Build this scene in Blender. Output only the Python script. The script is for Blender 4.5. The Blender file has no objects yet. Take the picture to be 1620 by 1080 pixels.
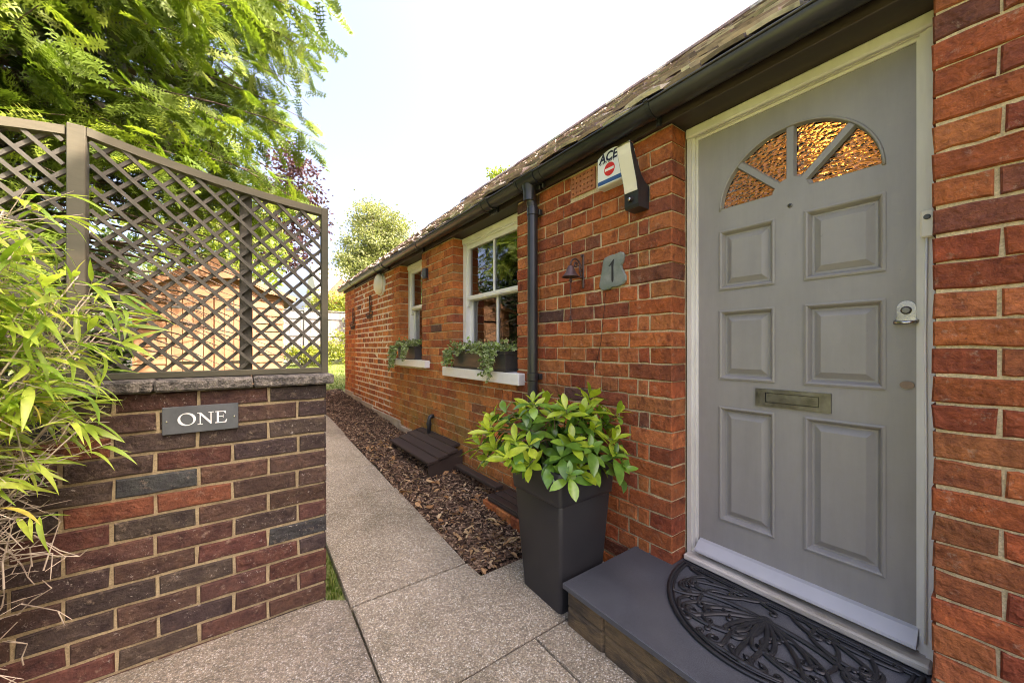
import bpy, math, random
import numpy as np
from mathutils import Vector, Matrix
from mathutils.geometry import tessellate_polygon

R = random.Random(11)
NR = np.random.default_rng(5)
C = bpy.context.scene.collection
sc = bpy.context.scene
rad = math.radians

# ------------------------------------------------------------------ camera
CAM = Vector((-1.595, 0.0, 1.164))
YAW = math.atan(428 / 590.0)
cam_d = bpy.data.cameras.new('camera')
cam = bpy.data.objects.new('camera', cam_d)
C.objects.link(cam)
cam.location = CAM
cam.rotation_euler = (rad(90), 0, -YAW)
cam_d.sensor_width = 36
cam_d.lens = 36 * 590 / 1620
cam_d.shift_y = 10 / 1620
cam_d.clip_start = 0.02
cam_d.clip_end = 1000
sc.camera = cam

# ------------------------------------------------------------------ sky, sun, exposure
SUN_AZ = rad(50)      # from +X turned towards -Y
SUN_EL = rad(45)
w = bpy.data.worlds.new('World')
sc.world = w
w.use_nodes = True
wn = w.node_tree
bg = wn.nodes['Background']
sky = wn.nodes.new('ShaderNodeTexSky')
sky.sky_type = 'NISHITA'
sky.sun_disc = False
sky.sun_elevation = SUN_EL
tos = Vector((math.cos(SUN_AZ) * math.cos(SUN_EL), -math.sin(SUN_AZ) * math.cos(SUN_EL), math.sin(SUN_EL)))
sky.sun_rotation = math.atan2(tos.x, tos.y)
sky.air_density = 0.8
sky.dust_density = 10.0
sky.ozone_density = 1.0
wn.links.new(sky.outputs[0], bg.inputs[0])
bg.inputs[1].default_value = 0.15
sl = bpy.data.lights.new('sun', 'SUN')
sl.energy = 2.9
sl.angle = rad(0.6)
sl.color = (1.0, 0.93, 0.82)
so = bpy.data.objects.new('sun', sl)
C.objects.link(so)
so.rotation_euler = (-tos).to_track_quat('-Z', 'Y').to_euler()
so.location = (12, -6, 9)
vs = sc.view_settings
vs.view_transform = 'Standard'
vs.look = 'None'
vs.gamma = 1
vs.use_curve_mapping = False
vs.exposure = 2.6
vs.use_white_balance = True
vs.white_balance_temperature = 6750
vs.white_balance_tint = 19
sc.cycles.use_denoising = True
sc.cycles.filter_width = 1.0
sc.cycles.max_bounces = 8
sc.cycles.diffuse_bounces = 4
sc.cycles.glossy_bounces = 4
sc.cycles.transparent_max_bounces = 12
sc.cycles.sample_clamp_indirect = 8
sc.cycles.caustics_reflective = False
sc.cycles.caustics_refractive = False


# ------------------------------------------------------------------ helpers
def g(y):
    return max(0.0, 0.05 * (y - 1.2))


def link(o, parent):
    C.objects.link(o)
    if parent is not None:
        o.parent = parent
        o.matrix_parent_inverse = parent.matrix_basis.inverted()


def props(o, label=None, cat=None, group=None, kind=None):
    if label: o['label'] = label
    if cat: o['category'] = cat
    if group: o['group'] = group
    if kind: o['kind'] = kind
    return o


def thing(name, loc, label, cat, group=None):
    o = bpy.data.objects.new(name, None)
    o.empty_display_size = 0.1
    o.location = loc
    link(o, None)
    return props(o, label, cat, group)


def setcol(me, cols):
    a = me.attributes.new('col', 'FLOAT_COLOR', 'POINT')
    arr = np.ones((len(me.vertices), 4), dtype=np.float32)
    arr[:, :3] = cols
    a.data.foreach_set('color', arr.ravel())


def mk(name, V, F, mat, parent=None, smooth=False, cols=None, recentre=True, autosmooth=None):
    V = np.asarray(V, dtype=float)
    loc = Vector((0, 0, 0))
    if recentre and len(V):
        lo, hi = V.min(0), V.max(0)
        loc = Vector(((lo[0] + hi[0]) / 2, (lo[1] + hi[1]) / 2, lo[2]))
        V = V - np.array(loc)
    me = bpy.data.meshes.new(name)
    me.from_pydata(V.tolist(), [], F)
    if mat is not None:
        me.materials.append(mat)
    if cols is not None:
        setcol(me, np.asarray(cols, dtype=np.float32))
    if smooth:
        me.polygons.foreach_set('use_smooth', [True] * len(me.polygons))
        if autosmooth:
            me.set_sharp_from_angle(angle=rad(autosmooth))
    me.update()
    o = bpy.data.objects.new(name, me)
    o.location = loc
    link(o, parent)
    return o


class MB:
    """collects shapes; build() makes ONE mesh object"""
    def __init__(s):
        s.V = []; s.F = []; s.K = []

    def add(s, vf, col=None):
        V, F = vf
        n = len(s.V)
        s.V += [tuple(v) for v in V]
        s.F += [tuple(i + n for i in f) for f in F]
        s.K += [col or (1, 1, 1)] * len(V)
        return s

    def build(s, name, mat, parent=None, smooth=False, usecol=False, autosmooth=None):
        return mk(name, s.V, s.F, mat, parent, smooth, s.K if usecol else None, autosmooth=autosmooth)


def box(x0, x1, y0, y1, z0, z1, b=0.0):
    if b <= 0:
        V = [(x, y, z) for x in (x0, x1) for y in (y0, y1) for z in (z0, z1)]
        F = [(0, 1, 3, 2), (4, 6, 7, 5), (0, 4, 5, 1), (2, 3, 7, 6), (0, 2, 6, 4), (1, 5, 7, 3)]
        return V, F
    b = min(b, (x1 - x0) * .45, (y1 - y0) * .45, (z1 - z0) * .45)
    V = []; idx = {}
    for i in (0, 1):
        for j in (0, 1):
            for k in (0, 1):
                X, Y, Z = (x0, x1)[i], (y0, y1)[j], (z0, z1)[k]
                dx, dy, dz = (b, -b)[i], (b, -b)[j], (b, -b)[k]
                for a, p in enumerate(((X, Y + dy, Z + dz), (X + dx, Y, Z + dz), (X + dx, Y + dy, Z))):
                    idx[i, j, k, a] = len(V); V.append(p)
    I = idx
    F = []
    for i in (0, 1):
        q = [I[i, 0, 0, 0], I[i, 1, 0, 0], I[i, 1, 1, 0], I[i, 0, 1, 0]]
        F.append(tuple(q if i else q[::-1]))
        q = [I[0, i, 0, 1], I[1, i, 0, 1], I[1, i, 1, 1], I[0, i, 1, 1]]
        F.append(tuple(q[::-1] if i else q))
        q = [I[0, 0, i, 2], I[1, 0, i, 2], I[1, 1, i, 2], I[0, 1, i, 2]]
        F.append(tuple(q if i else q[::-1]))
    for j in (0, 1):
        for k in (0, 1):
            F.append((I[0, j, k, 1], I[1, j, k, 1], I[1, j, k, 2], I[0, j, k, 2]))
            F.append((I[j, 0, k, 0], I[j, 1, k, 0], I[j, 1, k, 2], I[j, 0, k, 2]))
            F.append((I[j, k, 0, 0], I[j, k, 1, 0], I[j, k, 1, 1], I[j, k, 0, 1]))
    for i in (0, 1):
        for j in (0, 1):
            for k in (0, 1):
                F.append((I[i, j, k, 0], I[i, j, k, 1], I[i, j, k, 2]))
    return V, F


def tube(pts, rads, n=8, caps=True, flat=1.0):
    pts = [Vector(p) for p in pts]
    if not isinstance(rads, (list, tuple)):
        rads = [rads] * len(pts)
    V = []; F = []
    up = Vector((0, 0, 1))
    prev = None
    for i, p in enumerate(pts):
        t = (pts[min(i + 1, len(pts) - 1)] - pts[max(i - 1, 0)])
        if t.length < 1e-9: t = Vector((0, 0, 1))
        t.normalize()
        if prev is None:
            a = up if abs(t.z) < .95 else Vector((1, 0, 0))
            s = t.cross(a).normalized()
        else:
            s = (prev - t * prev.dot(t))
            s = s.normalized() if s.length > 1e-6 else t.cross(up).normalized()
        prev = s
        u = s.cross(t)
        for k in range(n):
            an = 2 * math.pi * k / n
            V.append(p + s * (math.cos(an) * rads[i]) + u * (math.sin(an) * rads[i] * flat))
    for i in range(len(pts) - 1):
        for k in range(n):
            k2 = (k + 1) % n
            F.append((i * n + k, i * n + k2, (i + 1) * n + k2, (i + 1) * n + k))
    if caps:
        F.append(tuple(range(n - 1, -1, -1)))
        F.append(tuple((len(pts) - 1) * n + k for k in range(n)))
    return V, F


def lathe(profile, n=24, centre=(0, 0, 0), axis='z', cap=True):
    """profile: list of (r, h)"""
    V = []; F = []
    cx, cy, cz = centre
    for r, h in profile:
        for k in range(n):
            a = 2 * math.pi * k / n
            c, s = math.cos(a) * r, math.sin(a) * r
            V.append((cx + c, cy + s, cz + h) if axis == 'z' else (cx - h, cy + c, cz + s))
    m = len(profile)
    for i in range(m - 1):
        for k in range(n):
            k2 = (k + 1) % n
            F.append((i * n + k, i * n + k2, (i + 1) * n + k2, (i + 1) * n + k))
    if cap:
        F.append(tuple(range(n - 1, -1, -1)))
        F.append(tuple((m - 1) * n + k for k in range(n)))
    return V, F


def prism(loops, a0, a1, to3):
    """outline (loops[0]) with holes (loops[1:]) in 2D, extruded from a0 to a1; to3(p, a) -> xyz"""
    L3 = [[Vector((p[0], p[1], 0)) for p in l] for l in loops]
    tris = tessellate_polygon(L3)
    flat = [p for l in loops for p in l]
    n = len(flat)
    V = [to3(p, a0) for p in flat] + [to3(p, a1) for p in flat]
    F = [tuple(t) for t in tris] + [tuple(i + n for i in t[::-1]) for t in tris]
    k = 0
    for l in loops:
        m = len(l)
        for i in range(m):
            j = (i + 1) % m
            F.append((k + i, k + j, n + k + j, n + k + i))
        k += m
    return V, F


YZ = lambda p, a: (a, p[0], p[1])
XZ = lambda p, a: (p[0], a, p[1])
XY = lambda p, a: (p[0], p[1], a)


def scatter(name, templates, M, which, rnd, mat, parent=None, smooth=False, cols=None):
    """templates: list of (V, tri faces[, vertex cols]); M: (n,4,4); one merged mesh"""
    Vs = []; Fs = []; Rs = []; Ks = []
    off = 0
    for ti, T in enumerate(templates):
        sel = np.where(which == ti)[0]
        if not len(sel): continue
        tv = np.asarray(T[0], dtype=np.float64); tf = np.asarray(T[1], dtype=np.int64)
        m = M[sel]
        v = np.einsum('nij,kj->nki', m[:, :3, :3], tv) + m[:, None, :3, 3]
        k = len(tv)
        f = tf[None] + (np.arange(len(sel)) * k)[:, None, None] + off
        Vs.append(v.reshape(-1, 3)); Fs.append(f.reshape(-1, 3))
        Rs.append(np.repeat(rnd[sel], k))
        if len(T) > 2:
            Ks.append(np.tile(np.asarray(T[2], dtype=np.float32), (len(sel), 1)))
        off += k * len(sel)
    V = np.concatenate(Vs); F = np.concatenate(Fs).astype(np.int32)
    me = bpy.data.meshes.new(name)
    me.vertices.add(len(V)); me.vertices.foreach_set('co', V.astype(np.float32).ravel())
    me.loops.add(F.size); me.loops.foreach_set('vertex_index', F.ravel())
    me.polygons.add(len(F)); me.polygons.foreach_set('loop_start', np.arange(0, F.size, 3, dtype=np.int32))
    if smooth:
        me.polygons.foreach_set('use_smooth', np.ones(len(F), dtype=bool))
    a = me.attributes.new('rnd', 'FLOAT', 'POINT')
    a.data.foreach_set('value', np.concatenate(Rs).astype(np.float32))
    if Ks:
        setcol(me, np.concatenate(Ks))
    me.update(calc_edges=True)
    me.materials.append(mat)
    o = bpy.data.objects.new(name, me)
    link(o, parent)
    return o


def frames(P, D, roll, scale, updir=None):
    """matrices (n,4,4): local x along D, local z close to up, rolled"""
    n = len(P)
    D = D / np.linalg.norm(D, axis=1, keepdims=True)
    up = np.tile(np.array([0, 0, 1.0]), (n, 1)) if updir is None else updir
    Yv = np.cross(up, D)
    l = np.linalg.norm(Yv, axis=1, keepdims=True)
    bad = l[:, 0] < 1e-4
    Yv[bad] = np.array([0, 1, 0]); l[bad] = 1
    Yv = Yv / l
    Zv = np.cross(D, Yv)
    c, s = np.cos(roll)[:, None], np.sin(roll)[:, None]
    Y2 = Yv * c + Zv * s
    Z2 = -Yv * s + Zv * c
    M = np.zeros((n, 4, 4))
    sca = scale if np.ndim(scale) == 2 else np.repeat(np.asarray(scale)[:, None], 3, 1)
    M[:, :3, 0] = D * sca[:, :1]; M[:, :3, 1] = Y2 * sca[:, 1:2]; M[:, :3, 2] = Z2 * sca[:, 2:3]
    M[:, :3, 3] = P; M[:, 3, 3] = 1
    return M


def unit(n):
    v = NR.normal(size=(n, 3))
    return v / np.linalg.norm(v, axis=1, keepdims=True)


# ------------------------------------------------------------------ materials
class NT:
    def __init__(s, name):
        s.m = bpy.data.materials.new(name)
        s.m.use_nodes = True
        s.t = s.m.node_tree
        s.b = s.t.nodes['Principled BSDF']
        s.out = s.t.nodes['Material Output']

    def n(s, typ, **kw):
        nd = s.t.nodes.new('ShaderNode' + typ)
        for k, v in kw.items():
            if k.startswith('i_'):
                key = k[2:]
                sock = nd.inputs[int(key)] if key.isdigit() else nd.inputs[key.replace('_', ' ')]
                s.set(sock, v)
            else:
                setattr(nd, k, v)
        return nd

    def set(s, sock, v):
        if hasattr(v, 'links') or isinstance(v, bpy.types.NodeSocket):
            s.t.links.new(v, sock)
        else:
            if sock.type == 'RGBA' and len(v) == 3: v = (*v, 1)
            sock.default_value = v

    def pos(s, scale=(1, 1, 1)):
        g_ = s.n('NewGeometry')
        if scale == (1, 1, 1): return g_.outputs['Position']
        mp = s.n('Mapping', i_Vector=g_.outputs['Position'], i_Scale=scale)
        return mp.outputs[0]

    def noise(s, scale, detail=4, rough=.55, vec=None, dist=0):
        nd = s.n('TexNoise', i_Scale=scale, i_Detail=detail, i_Roughness=rough, i_Distortion=dist)
        s.set(nd.inputs['Vector'], vec if vec is not None else s.pos())
        return nd.outputs['Fac']

    def ramp(s, fac, stops, interp='LINEAR'):
        nd = s.n('ValToRGB')
        nd.color_ramp.interpolation = interp
        e = nd.color_ramp.elements
        while len(e) < len(stops): e.new(.5)
        for el, (p, c) in zip(e, stops):
            el.position = p
            el.color = (*c, 1) if len(c) == 3 else c
        s.set(nd.inputs[0], fac)
        return nd.outputs[0]

    def mix(s, fac, a, b, mode='MIX'):
        nd = s.n('Mix', data_type='RGBA', blend_type=mode)
        s.set(nd.inputs[0], fac); s.set(nd.inputs[6], a); s.set(nd.inputs[7], b)
        return nd.outputs[2]

    def math(s, op, a, b=0.0, clamp=False):
        nd = s.n('Math', operation=op, use_clamp=clamp)
        s.set(nd.inputs[0], a); s.set(nd.inputs[1], b)
        return nd.outputs[0]

    def attr(s, name):
        return s.n('Attribute', attribute_name=name)

    def bump(s, h, strength=.5, dist=.003, prev=None):
        nd = s.n('Bump', i_Strength=strength, i_Distance=dist)
        s.set(nd.inputs['Height'], h)
        if prev is not None: s.set(nd.inputs['Normal'], prev)
        s.set(s.b.inputs['Normal'], nd.outputs[0])
        return nd.outputs[0]

    def base(s, col=None, rough=None, metal=None, spec=None):
        if col is not None: s.set(s.b.inputs['Base Color'], col)
        if rough is not None: s.set(s.b.inputs['Roughness'], rough)
        if metal is not None: s.set(s.b.inputs['Metallic'], metal)
        if spec is not None: s.set(s.b.inputs['Specular IOR Level'], spec)
        return s


def grey(v): return (v, v, v)


def surf(name, cols, scale=6, rough=.7, rvar=.12, bump=.3, bscale=80, bdist=.002, metal=0, spec=.5,
         stretch=(1, 1, 1), detail=5, attr=False):
    m = NT(name)
    vec = m.pos(stretch)
    f = m.noise(scale, detail, .6, vec)
    k = len(cols)
    stops = [(0.3 + 0.4 * i / max(1, k - 1), c) for i, c in enumerate(cols)]
    col = m.ramp(f, stops) if k > 1 else cols[0]
    if attr:
        col = m.mix(1.0, m.attr('col').outputs['Color'], col, 'MULTIPLY')
    f2 = m.noise(bscale, 4, .6, vec)
    r = m.math('ADD', m.math('MULTIPLY', f, rvar * 2), rough - rvar)
    m.base(col, r, metal, spec)
    m.bump(f2, bump, bdist)
    return m.m


def brick_mat(name, soot, moss=0.0, bumpd=.0035, sc_=13, speck=0.0):
    m = NT(name)
    a = m.attr('col').outputs['Color']
    f1 = m.noise(sc_, 5, .68)                       # mottling inside one brick
    f2 = m.noise(55, 4, .7)                       # sandy grain
    f3 = m.noise(150, 3, .6)
    v = m.n('TexVoronoi', i_Scale=34.0); m.set(v.inputs['Vector'], m.pos((1, 1, 1.5)))
    col = m.mix(1.0, a, m.ramp(f1, [(.30, (.40, .36, .46)), (.43, (.82, .80, .84)), (.56, (1.02, 1.02, 1.02)), (.74, (1.38, 1.3, 1.15))]), 'MULTIPLY')
    col = m.mix(1.0, col, m.ramp(f2, [(.3, grey(.72)), (.55, grey(1.02)), (.8, (1.3, 1.25, 1.15))]), 'MULTIPLY')
    big = m.noise(1.7, 5, .6)
    col = m.mix(m.ramp(big, [(.5, grey(0)), (.75, grey(soot))]), col, (.045, .035, .03))
    pits = m.ramp(v.outputs['Distance'], [(.0, grey(.0)), (.12, grey(1))])
    pm = m.ramp(m.noise(17, 2), [(.5, grey(0)), (.62, grey(1))])
    col = m.mix(m.math('MULTIPLY', m.math('SUBTRACT', 1.0, pits), pm), col, (.03, .02, .018))
    pale = m.ramp(m.noise(21, 6, .8), [(.57, grey(0)), (.74, grey(.6))])
    col = m.mix(pale, col, (.40, .31, .22))
    if speck:
        sp = m.ramp(m.noise(75, 3, .8), [(.62, grey(0)), (.70, grey(speck))])
        col = m.mix(m.math('MULTIPLY', sp, m.ramp(m.noise(6, 2), [(.4, grey(0)), (.6, grey(1))])), col, (.42, .38, .33))
    if moss:
        z = m.n('SeparateXYZ', i_0=m.n('NewGeometry').outputs['Position']).outputs
        mm = m.math('MULTIPLY', m.ramp(m.noise(3.1, 4), [(.36, grey(0)), (.58, grey(moss))]),
                    m.ramp(z[2], [(.25, grey(1)), (.95, grey(0))]))
        zone = m.ramp(m.math('DIVIDE', z[1], 8.0), [(.27, grey(0)), (.37, grey(1)), (.56, grey(1)), (.63, grey(.1))])
        col = m.mix(m.math('MULTIPLY', mm, zone), col, (.30, .21, .045))
    m.base(col, m.math('ADD', .78, m.math('MULTIPLY', f2, .15)), 0, .25)
    h = m.math('ADD', m.math('MULTIPLY', f2, .8), m.math('MULTIPLY', f1, 1.2))
    h = m.math('ADD', h, m.math('MULTIPLY', f3, .35))
    h = m.math('ADD', h, m.math('MULTIPLY', m.math('MULTIPLY', pits, pm), .5))
    wv = m.noise(40, 3, .6, m.pos((1, .35, 2.2)))
    h = m.math('ADD', h, m.math('MULTIPLY', wv, .35))
    h = m.math('ADD', h, m.math('MULTIPLY', m.noise(24, 3, .6), 1.3))
    m.bump(h, 1.0, bumpd)
    return m.m


def mortar_mat(name, c1, c2, white=False):
    m = NT(name)
    col = m.ramp(m.noise(14, 6, .7), [(.3, c1), (.7, c2)])
    col = m.mix(1.0, col, m.ramp(m.noise(160, 3, .7), [(.3, grey(.65)), (.7, grey(1.2))]), 'MULTIPLY')
    if white:
        p = m.n('SeparateXYZ', i_0=m.n('NewGeometry').outputs['Position']).outputs
        yy = m.math('ADD', p[1], m.math('MULTIPLY', m.noise(5, 2), .05))
        zone = m.math('MULTIPLY', m.math('GREATER_THAN', yy, 4.90), m.math('LESS_THAN', yy, 6.83))
        col = m.mix(m.math('MULTIPLY', zone, .92), col, (.74, .66, .54))
    m.base(col, .92, 0, .2)
    m.bump(m.noise(120, 5, .7), .7, .003)
    return m.m


def leaf_mat(name, stops, trans=.35, rough=.4, spec=.4, key='rnd', tcol=1.25, coat=0.0):
    m = NT(name)
    if key == 'rnd': f = m.attr('rnd').outputs['Fac']
    elif key == 'obj': f = m.n('ObjectInfo').outputs['Random']
    else: f = m.n('NewGeometry').outputs['Random Per Island']
    col = m.ramp(f, stops)
    col = m.mix(1.0, col, m.ramp(m.noise(40, 3), [(.3, grey(.82)), (.7, grey(1.15))]), 'MULTIPLY')
    m.base(col, rough, 0, spec)
    if coat: m.set(m.b.inputs['Coat Weight'], coat)
    tr = m.n('BsdfTranslucent')
    m.set(tr.inputs[0], m.mix(1.0, col, (tcol, tcol * 1.08, tcol * .55), 'MULTIPLY'))
    mx = m.n('MixShader', i_0=trans)
    m.t.links.new(m.b.outputs[0], mx.inputs[1]); m.t.links.new(tr.outputs[0], mx.inputs[2])
    m.t.links.new(mx.outputs[0], m.out.inputs[0])
    return m.m


MAT = {}
MAT['brick'] = brick_mat('house_brick', .3, .75, .006)
MAT['gbrick'] = brick_mat('garden_brick', .35, 0, .006, 20, .75)
MAT['mortar'] = mortar_mat('lime_mortar', (.44, .34, .19), (.66, .53, .34), True)
MAT['gmortar'] = mortar_mat('garden_mortar', (.25, .195, .11), (.46, .37, .22))
MAT['render'] = surf('cement_render', [(.30, .25, .17), (.48, .42, .32)], 5, .9, .05, .6, 60, .006)
MAT['tile'] = surf('clay_tile', [grey(.5), grey(1.0), (1.25, 1.2, 1.1)], 14, .85, .08, .8, 60, .006, attr=True)
MAT['darkwood'] = surf('stained_timber', [(.022, .014, .012), (.05, .034, .026)], 4, .55, .12, .5, 40, .003, stretch=(1, .12, 1))
MAT['gutter'] = surf('black_gutter', [(.018, .019, .022), (.05, .05, .052)], 3, .3, .1, .08, 20, .001)
MAT['gutter_old'] = surf('weathered_gutter', [(.013, .014, .017), (.045, .042, .04)], 2.2, .34, .1, .1, 30, .001)
MAT['blackplastic'] = surf('black_plastic', [(.012, .013, .016), (.025, .026, .03)], 5, .32, .08, .06, 50, .001)
MAT['white'] = surf('white_paint', [(.70, .68, .63), (.82, .81, .78)], 5, .45, .1, .15, 60, .0012)
MAT['frame_white'] = surf('aged_white_paint', [(.56, .53, .46), (.74, .72, .67)], 7, .5, .1, .25, 70, .0015, stretch=(1, 1, .25))
MAT['door'] = surf('grey_door_paint', [(.245, .232, .220), (.285, .270, .258)], 2.2, .40, .08, .2, 45, .0009, stretch=(1, 1, .15))
m = NT('grey_door_paint')
fa = m.noise(2.0, 6, .7); fb = m.noise(7, 5, .7, m.pos((1, 1.6, .22))); fg = m.noise(260, 2, .6, m.pos((1, 1, .12)))
col = m.ramp(fa, [(.3, (.245, .229, .208)), (.7, (.295, .277, .254))])
col = m.mix(1.0, col, m.ramp(fb, [(.3, grey(.90)), (.6, grey(1.02)), (.8, (1.05, 1.04, 1.0))]), 'MULTIPLY')
sp = m.ramp(m.noise(48, 3, .7), [(.70, grey(0)), (.76, grey(.35))])
col = m.mix(sp, col, (.15, .14, .125))
m.base(col, m.math('ADD', .30, m.math('MULTIPLY', fa, .26)), 0, .5)
m.bump(m.math('ADD', m.math('MULTIPLY', fg, .5), fb), .22, .0012)
MAT['door'] = m.m
MAT['doorsill'] = surf('worn_sill', [(.28, .24, .18), (.62, .58, .5)], 16, .75, .1, .8, 50, .004, stretch=(1, .2, 1))
MAT['step_slate'] = surf('honed_slate', [(.060, .064, .072), (.092, .097, .107)], 5, .46, .08, .25, 260, .0006)
m = NT('speckled_slate')
f = m.noise(4, 6, .7); f2 = m.noise(330, 2, .6); f3 = m.noise(1.6, 5, .6)
col = m.ramp(f, [(.3, (.050, .053, .060)), (.7, (.085, .089, .098))])
col = m.mix(1.0, col, m.ramp(f2, [(.35, grey(.7)), (.65, grey(1.35))]), 'MULTIPLY')
col = m.mix(m.ramp(f3, [(.5, grey(0)), (.75, grey(.3))]), col, (.15, .14, .125))
m.base(col, m.math('ADD', .42, m.math('MULTIPLY', f, .25)), 0, .45)
m.bump(f2, .3, .0008)
MAT['step_slate'] = m.m
MAT['riser'] = surf('mossy_riser', [(.02, .016, .012), (.06, .045, .028), (.14, .095, .045), (.045, .038, .02)], 7, .9, .05, 1.0, 30, .012, stretch=(1, .7, 1.6))
MAT['slate_sign'] = surf('sign_slate', [(.05, .058, .063), (.085, .095, .1)], 20, .5, .1, .4, 90, .0008)
MAT['slate_plaque'] = surf('riven_slate', [(.12, .15, .10), (.17, .19, .165), (.24, .25, .22)], 12, .7, .1, .9, 40, .004)
MAT['ink'] = surf('black_paint', [(.012, .012, .012), (.02, .02, .02)], 30, .6)
MAT['signwhite'] = surf('sign_white', [(.72, .72, .70), (.82, .82, .8)], 30, .5, bump=.1)
MAT['rubber'] = surf('black_rubber', [(.010, .010, .011), (.02, .02, .021)], 20, .42, .08, .2, 120, .0006)
MAT['pot'] = surf('anthracite_pot', [(.018, .018, .020), (.028, .027, .028)], 3, .44, .06, .12, 150, .0005)
MAT['pot_box'] = surf('window_box_plastic', [(.035, .033, .031), (.055, .05, .047)], 6, .4, .08, .15, 60, .001)
MAT['soil'] = surf('soil', [(.018, .012, .008), (.05, .033, .02)], 25, .95, .03, 1.0, 40, .01)
MAT['mulchbed'] = surf('mulch_soil', [(.022, .013, .008), (.06, .036, .02)], 20, .95, .03, 1.0, 50, .012)
MAT['iron'] = surf('bell_iron', [(.05, .028, .03), (.11, .065, .06)], 25, .5, .12, .4, 90, .001, metal=.3)
MAT['wire'] = surf('rusty_wire', [(.06, .035, .025), (.13, .08, .05)], 30, .7)
MAT['chrome'] = surf('polished_chrome', [(.30, .29, .27), (.55, .53, .5)], 30, .2, .05, .15, 60, .0006, metal=1)
MAT['pewter'] = surf('aged_pewter', [(.085, .08, .072), (.19, .182, .165)], 22, .36, .1, .4, 70, .0015, metal=.85)
MAT['bronze'] = surf('copper_lock', [(.11, .078, .07), (.18, .13, .115)], 30, .4, metal=.7)
MAT['cream'] = surf('cream_plastic', [(.70, .66, .54), (.76, .73, .62)], 4, .4, .05, .05)
MAT['abwhite'] = surf('alarm_white', [(.70, .72, .70), (.76, .77, .75)], 4, .35, .05, .05)
MAT['red'] = surf('sign_red', [(.55, .015, .02), (.6, .02, .025)], 9, .4, bump=.03)
MAT['blue'] = surf('sign_blue', [(.02, .075, .22), (.03, .09, .26)], 9, .35, bump=.03)
MAT['navy'] = surf('letter_navy', [(.012, .016, .045), (.016, .02, .055)], 9, .4, bump=.03)
MAT['airbrick'] = surf('terracotta', [(.30, .10, .045), (.42, .16, .07)], 14, .85, .06, .5, 90, .002)
MAT['hole'] = surf('dark_hole', [(.008, .005, .004), (.014, .01, .008)], 9, .9)
MAT['trellis'] = surf('weathered_timber', [(.036, .034, .024), (.062, .057, .041), (.098, .088, .065)], 7, .8, .08, .6, 60, .002, stretch=(1, 1, 1))
MAT['trellis_rail'] = surf('algae_timber', [(.034, .036, .019), (.060, .057, .034), (.115, .10, .062)], 5, .8, .08, .6, 45, .002, stretch=(.25, 1, 1))
MAT['coping'] = surf('weathered_coping', [(.025, .024, .021), (.085, .078, .066), (.20, .18, .15), (.30, .27, .22)], 34, .92, .04, 1.5, 110, .012, detail=8)
MAT['shed'] = surf('shed_board', [(.27, .125, .055), (.35, .19, .095), (.42, .25, .14)], 3.5, .7, .08, .35, 40, .002, stretch=(1, 1, .22))
MAT['shedh'] = surf('shed_cladding', [(.25, .115, .05), (.35, .18, .085), (.42, .24, .125)], 3.5, .7, .08, .35, 40, .002, stretch=(.22, .22, 1))
MAT['felt'] = surf('roof_felt', [(.10, .10, .095), (.17, .165, .155)], 30, .95)
MAT['fencewood'] = surf('grey_fence', [(.12, .115, .11), (.21, .2, .195)], 4, .85, .05, .4, 30, .003, stretch=(2, 2, .3))
MAT['bark'] = surf('tree_bark', [(.05, .035, .025), (.13, .09, .065)], 12, .9, .05, 1.0, 30, .02, stretch=(1, 1, .3))
MAT['twig'] = surf('dry_twig', [(.28, .22, .16), (.55, .47, .36)], 18, .75, bump=.2)
MAT['stem'] = surf('green_stem', [(.06, .06, .02), (.13, .085, .04)], 18, .6, bump=.2)
MAT['lawn'] = surf('lawn_ground', [(.10, .15, .03), (.19, .22, .06), (.28, .27, .10)], 2.2, .95, .03, 1.0, 70, .02)
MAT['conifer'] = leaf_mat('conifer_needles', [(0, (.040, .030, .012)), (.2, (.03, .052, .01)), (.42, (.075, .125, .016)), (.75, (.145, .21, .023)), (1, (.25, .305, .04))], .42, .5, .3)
MAT['lime_leaf'] = leaf_mat('lime_foliage', [(0, (.09, .14, .02)), (.6, (.20, .26, .04)), (1, (.30, .33, .07))], .45)
MAT['pale_leaf'] = leaf_mat('pale_foliage', [(0, (.10, .13, .04)), (.5, (.19, .22, .08)), (1, (.32, .32, .15))], .35)
MAT['purple_leaf'] = leaf_mat('plum_foliage', [(0, (.03, .011, .018)), (.6, (.065, .025, .032)), (1, (.11, .05, .04))], .4)
MAT['bush_leaf'] = leaf_mat('bush_foliage', [(0, (.07, .11, .018)), (.5, (.19, .22, .03)), (1, (.36, .34, .05))], .4)
MAT['bamboo'] = leaf_mat('bamboo_leaf', [(0, (.18, .29, .035)), (.5, (.36, .47, .06)), (.9, (.52, .60, .10)), (1, (.55, .5, .14))], .45, .38, .45, 'rnd')
MAT['bamboo_obj'] = leaf_mat('bamboo_leaf_near', [(0, (.18, .30, .035)), (.5, (.36, .48, .06)), (.93, (.52, .60, .10)), (1, (.6, .46, .09))], .45, .36, .45, 'obj')
MAT['young'] = leaf_mat('young_shrub_leaf', [(0, (.26, .38, .03)), (.5, (.38, .49, .04)), (1, (.50, .58, .06))], .38, .26, .55, 'obj', 1.2)
MAT['mature'] = leaf_mat('mature_shrub_leaf', [(0, (.075, .18, .022)), (.6, (.15, .29, .035)), (1, (.24, .38, .045))], .25, .24, .6, 'obj', 1.2)
MAT['ivy'] = None
MAT['grass'] = leaf_mat('grass_blade', [(0, (.06, .12, .015)), (.6, (.13, .20, .03)), (1, (.26, .27, .07))], .35, .5)


def chip_mat(name, stops):
    m = NT(name)
    col = m.ramp(m.attr('rnd').outputs['Fac'], stops)
    m.base(col, .85, 0, .25)
    m.bump(m.noise(90, 3), .5, .002)
    return m.m


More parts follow.
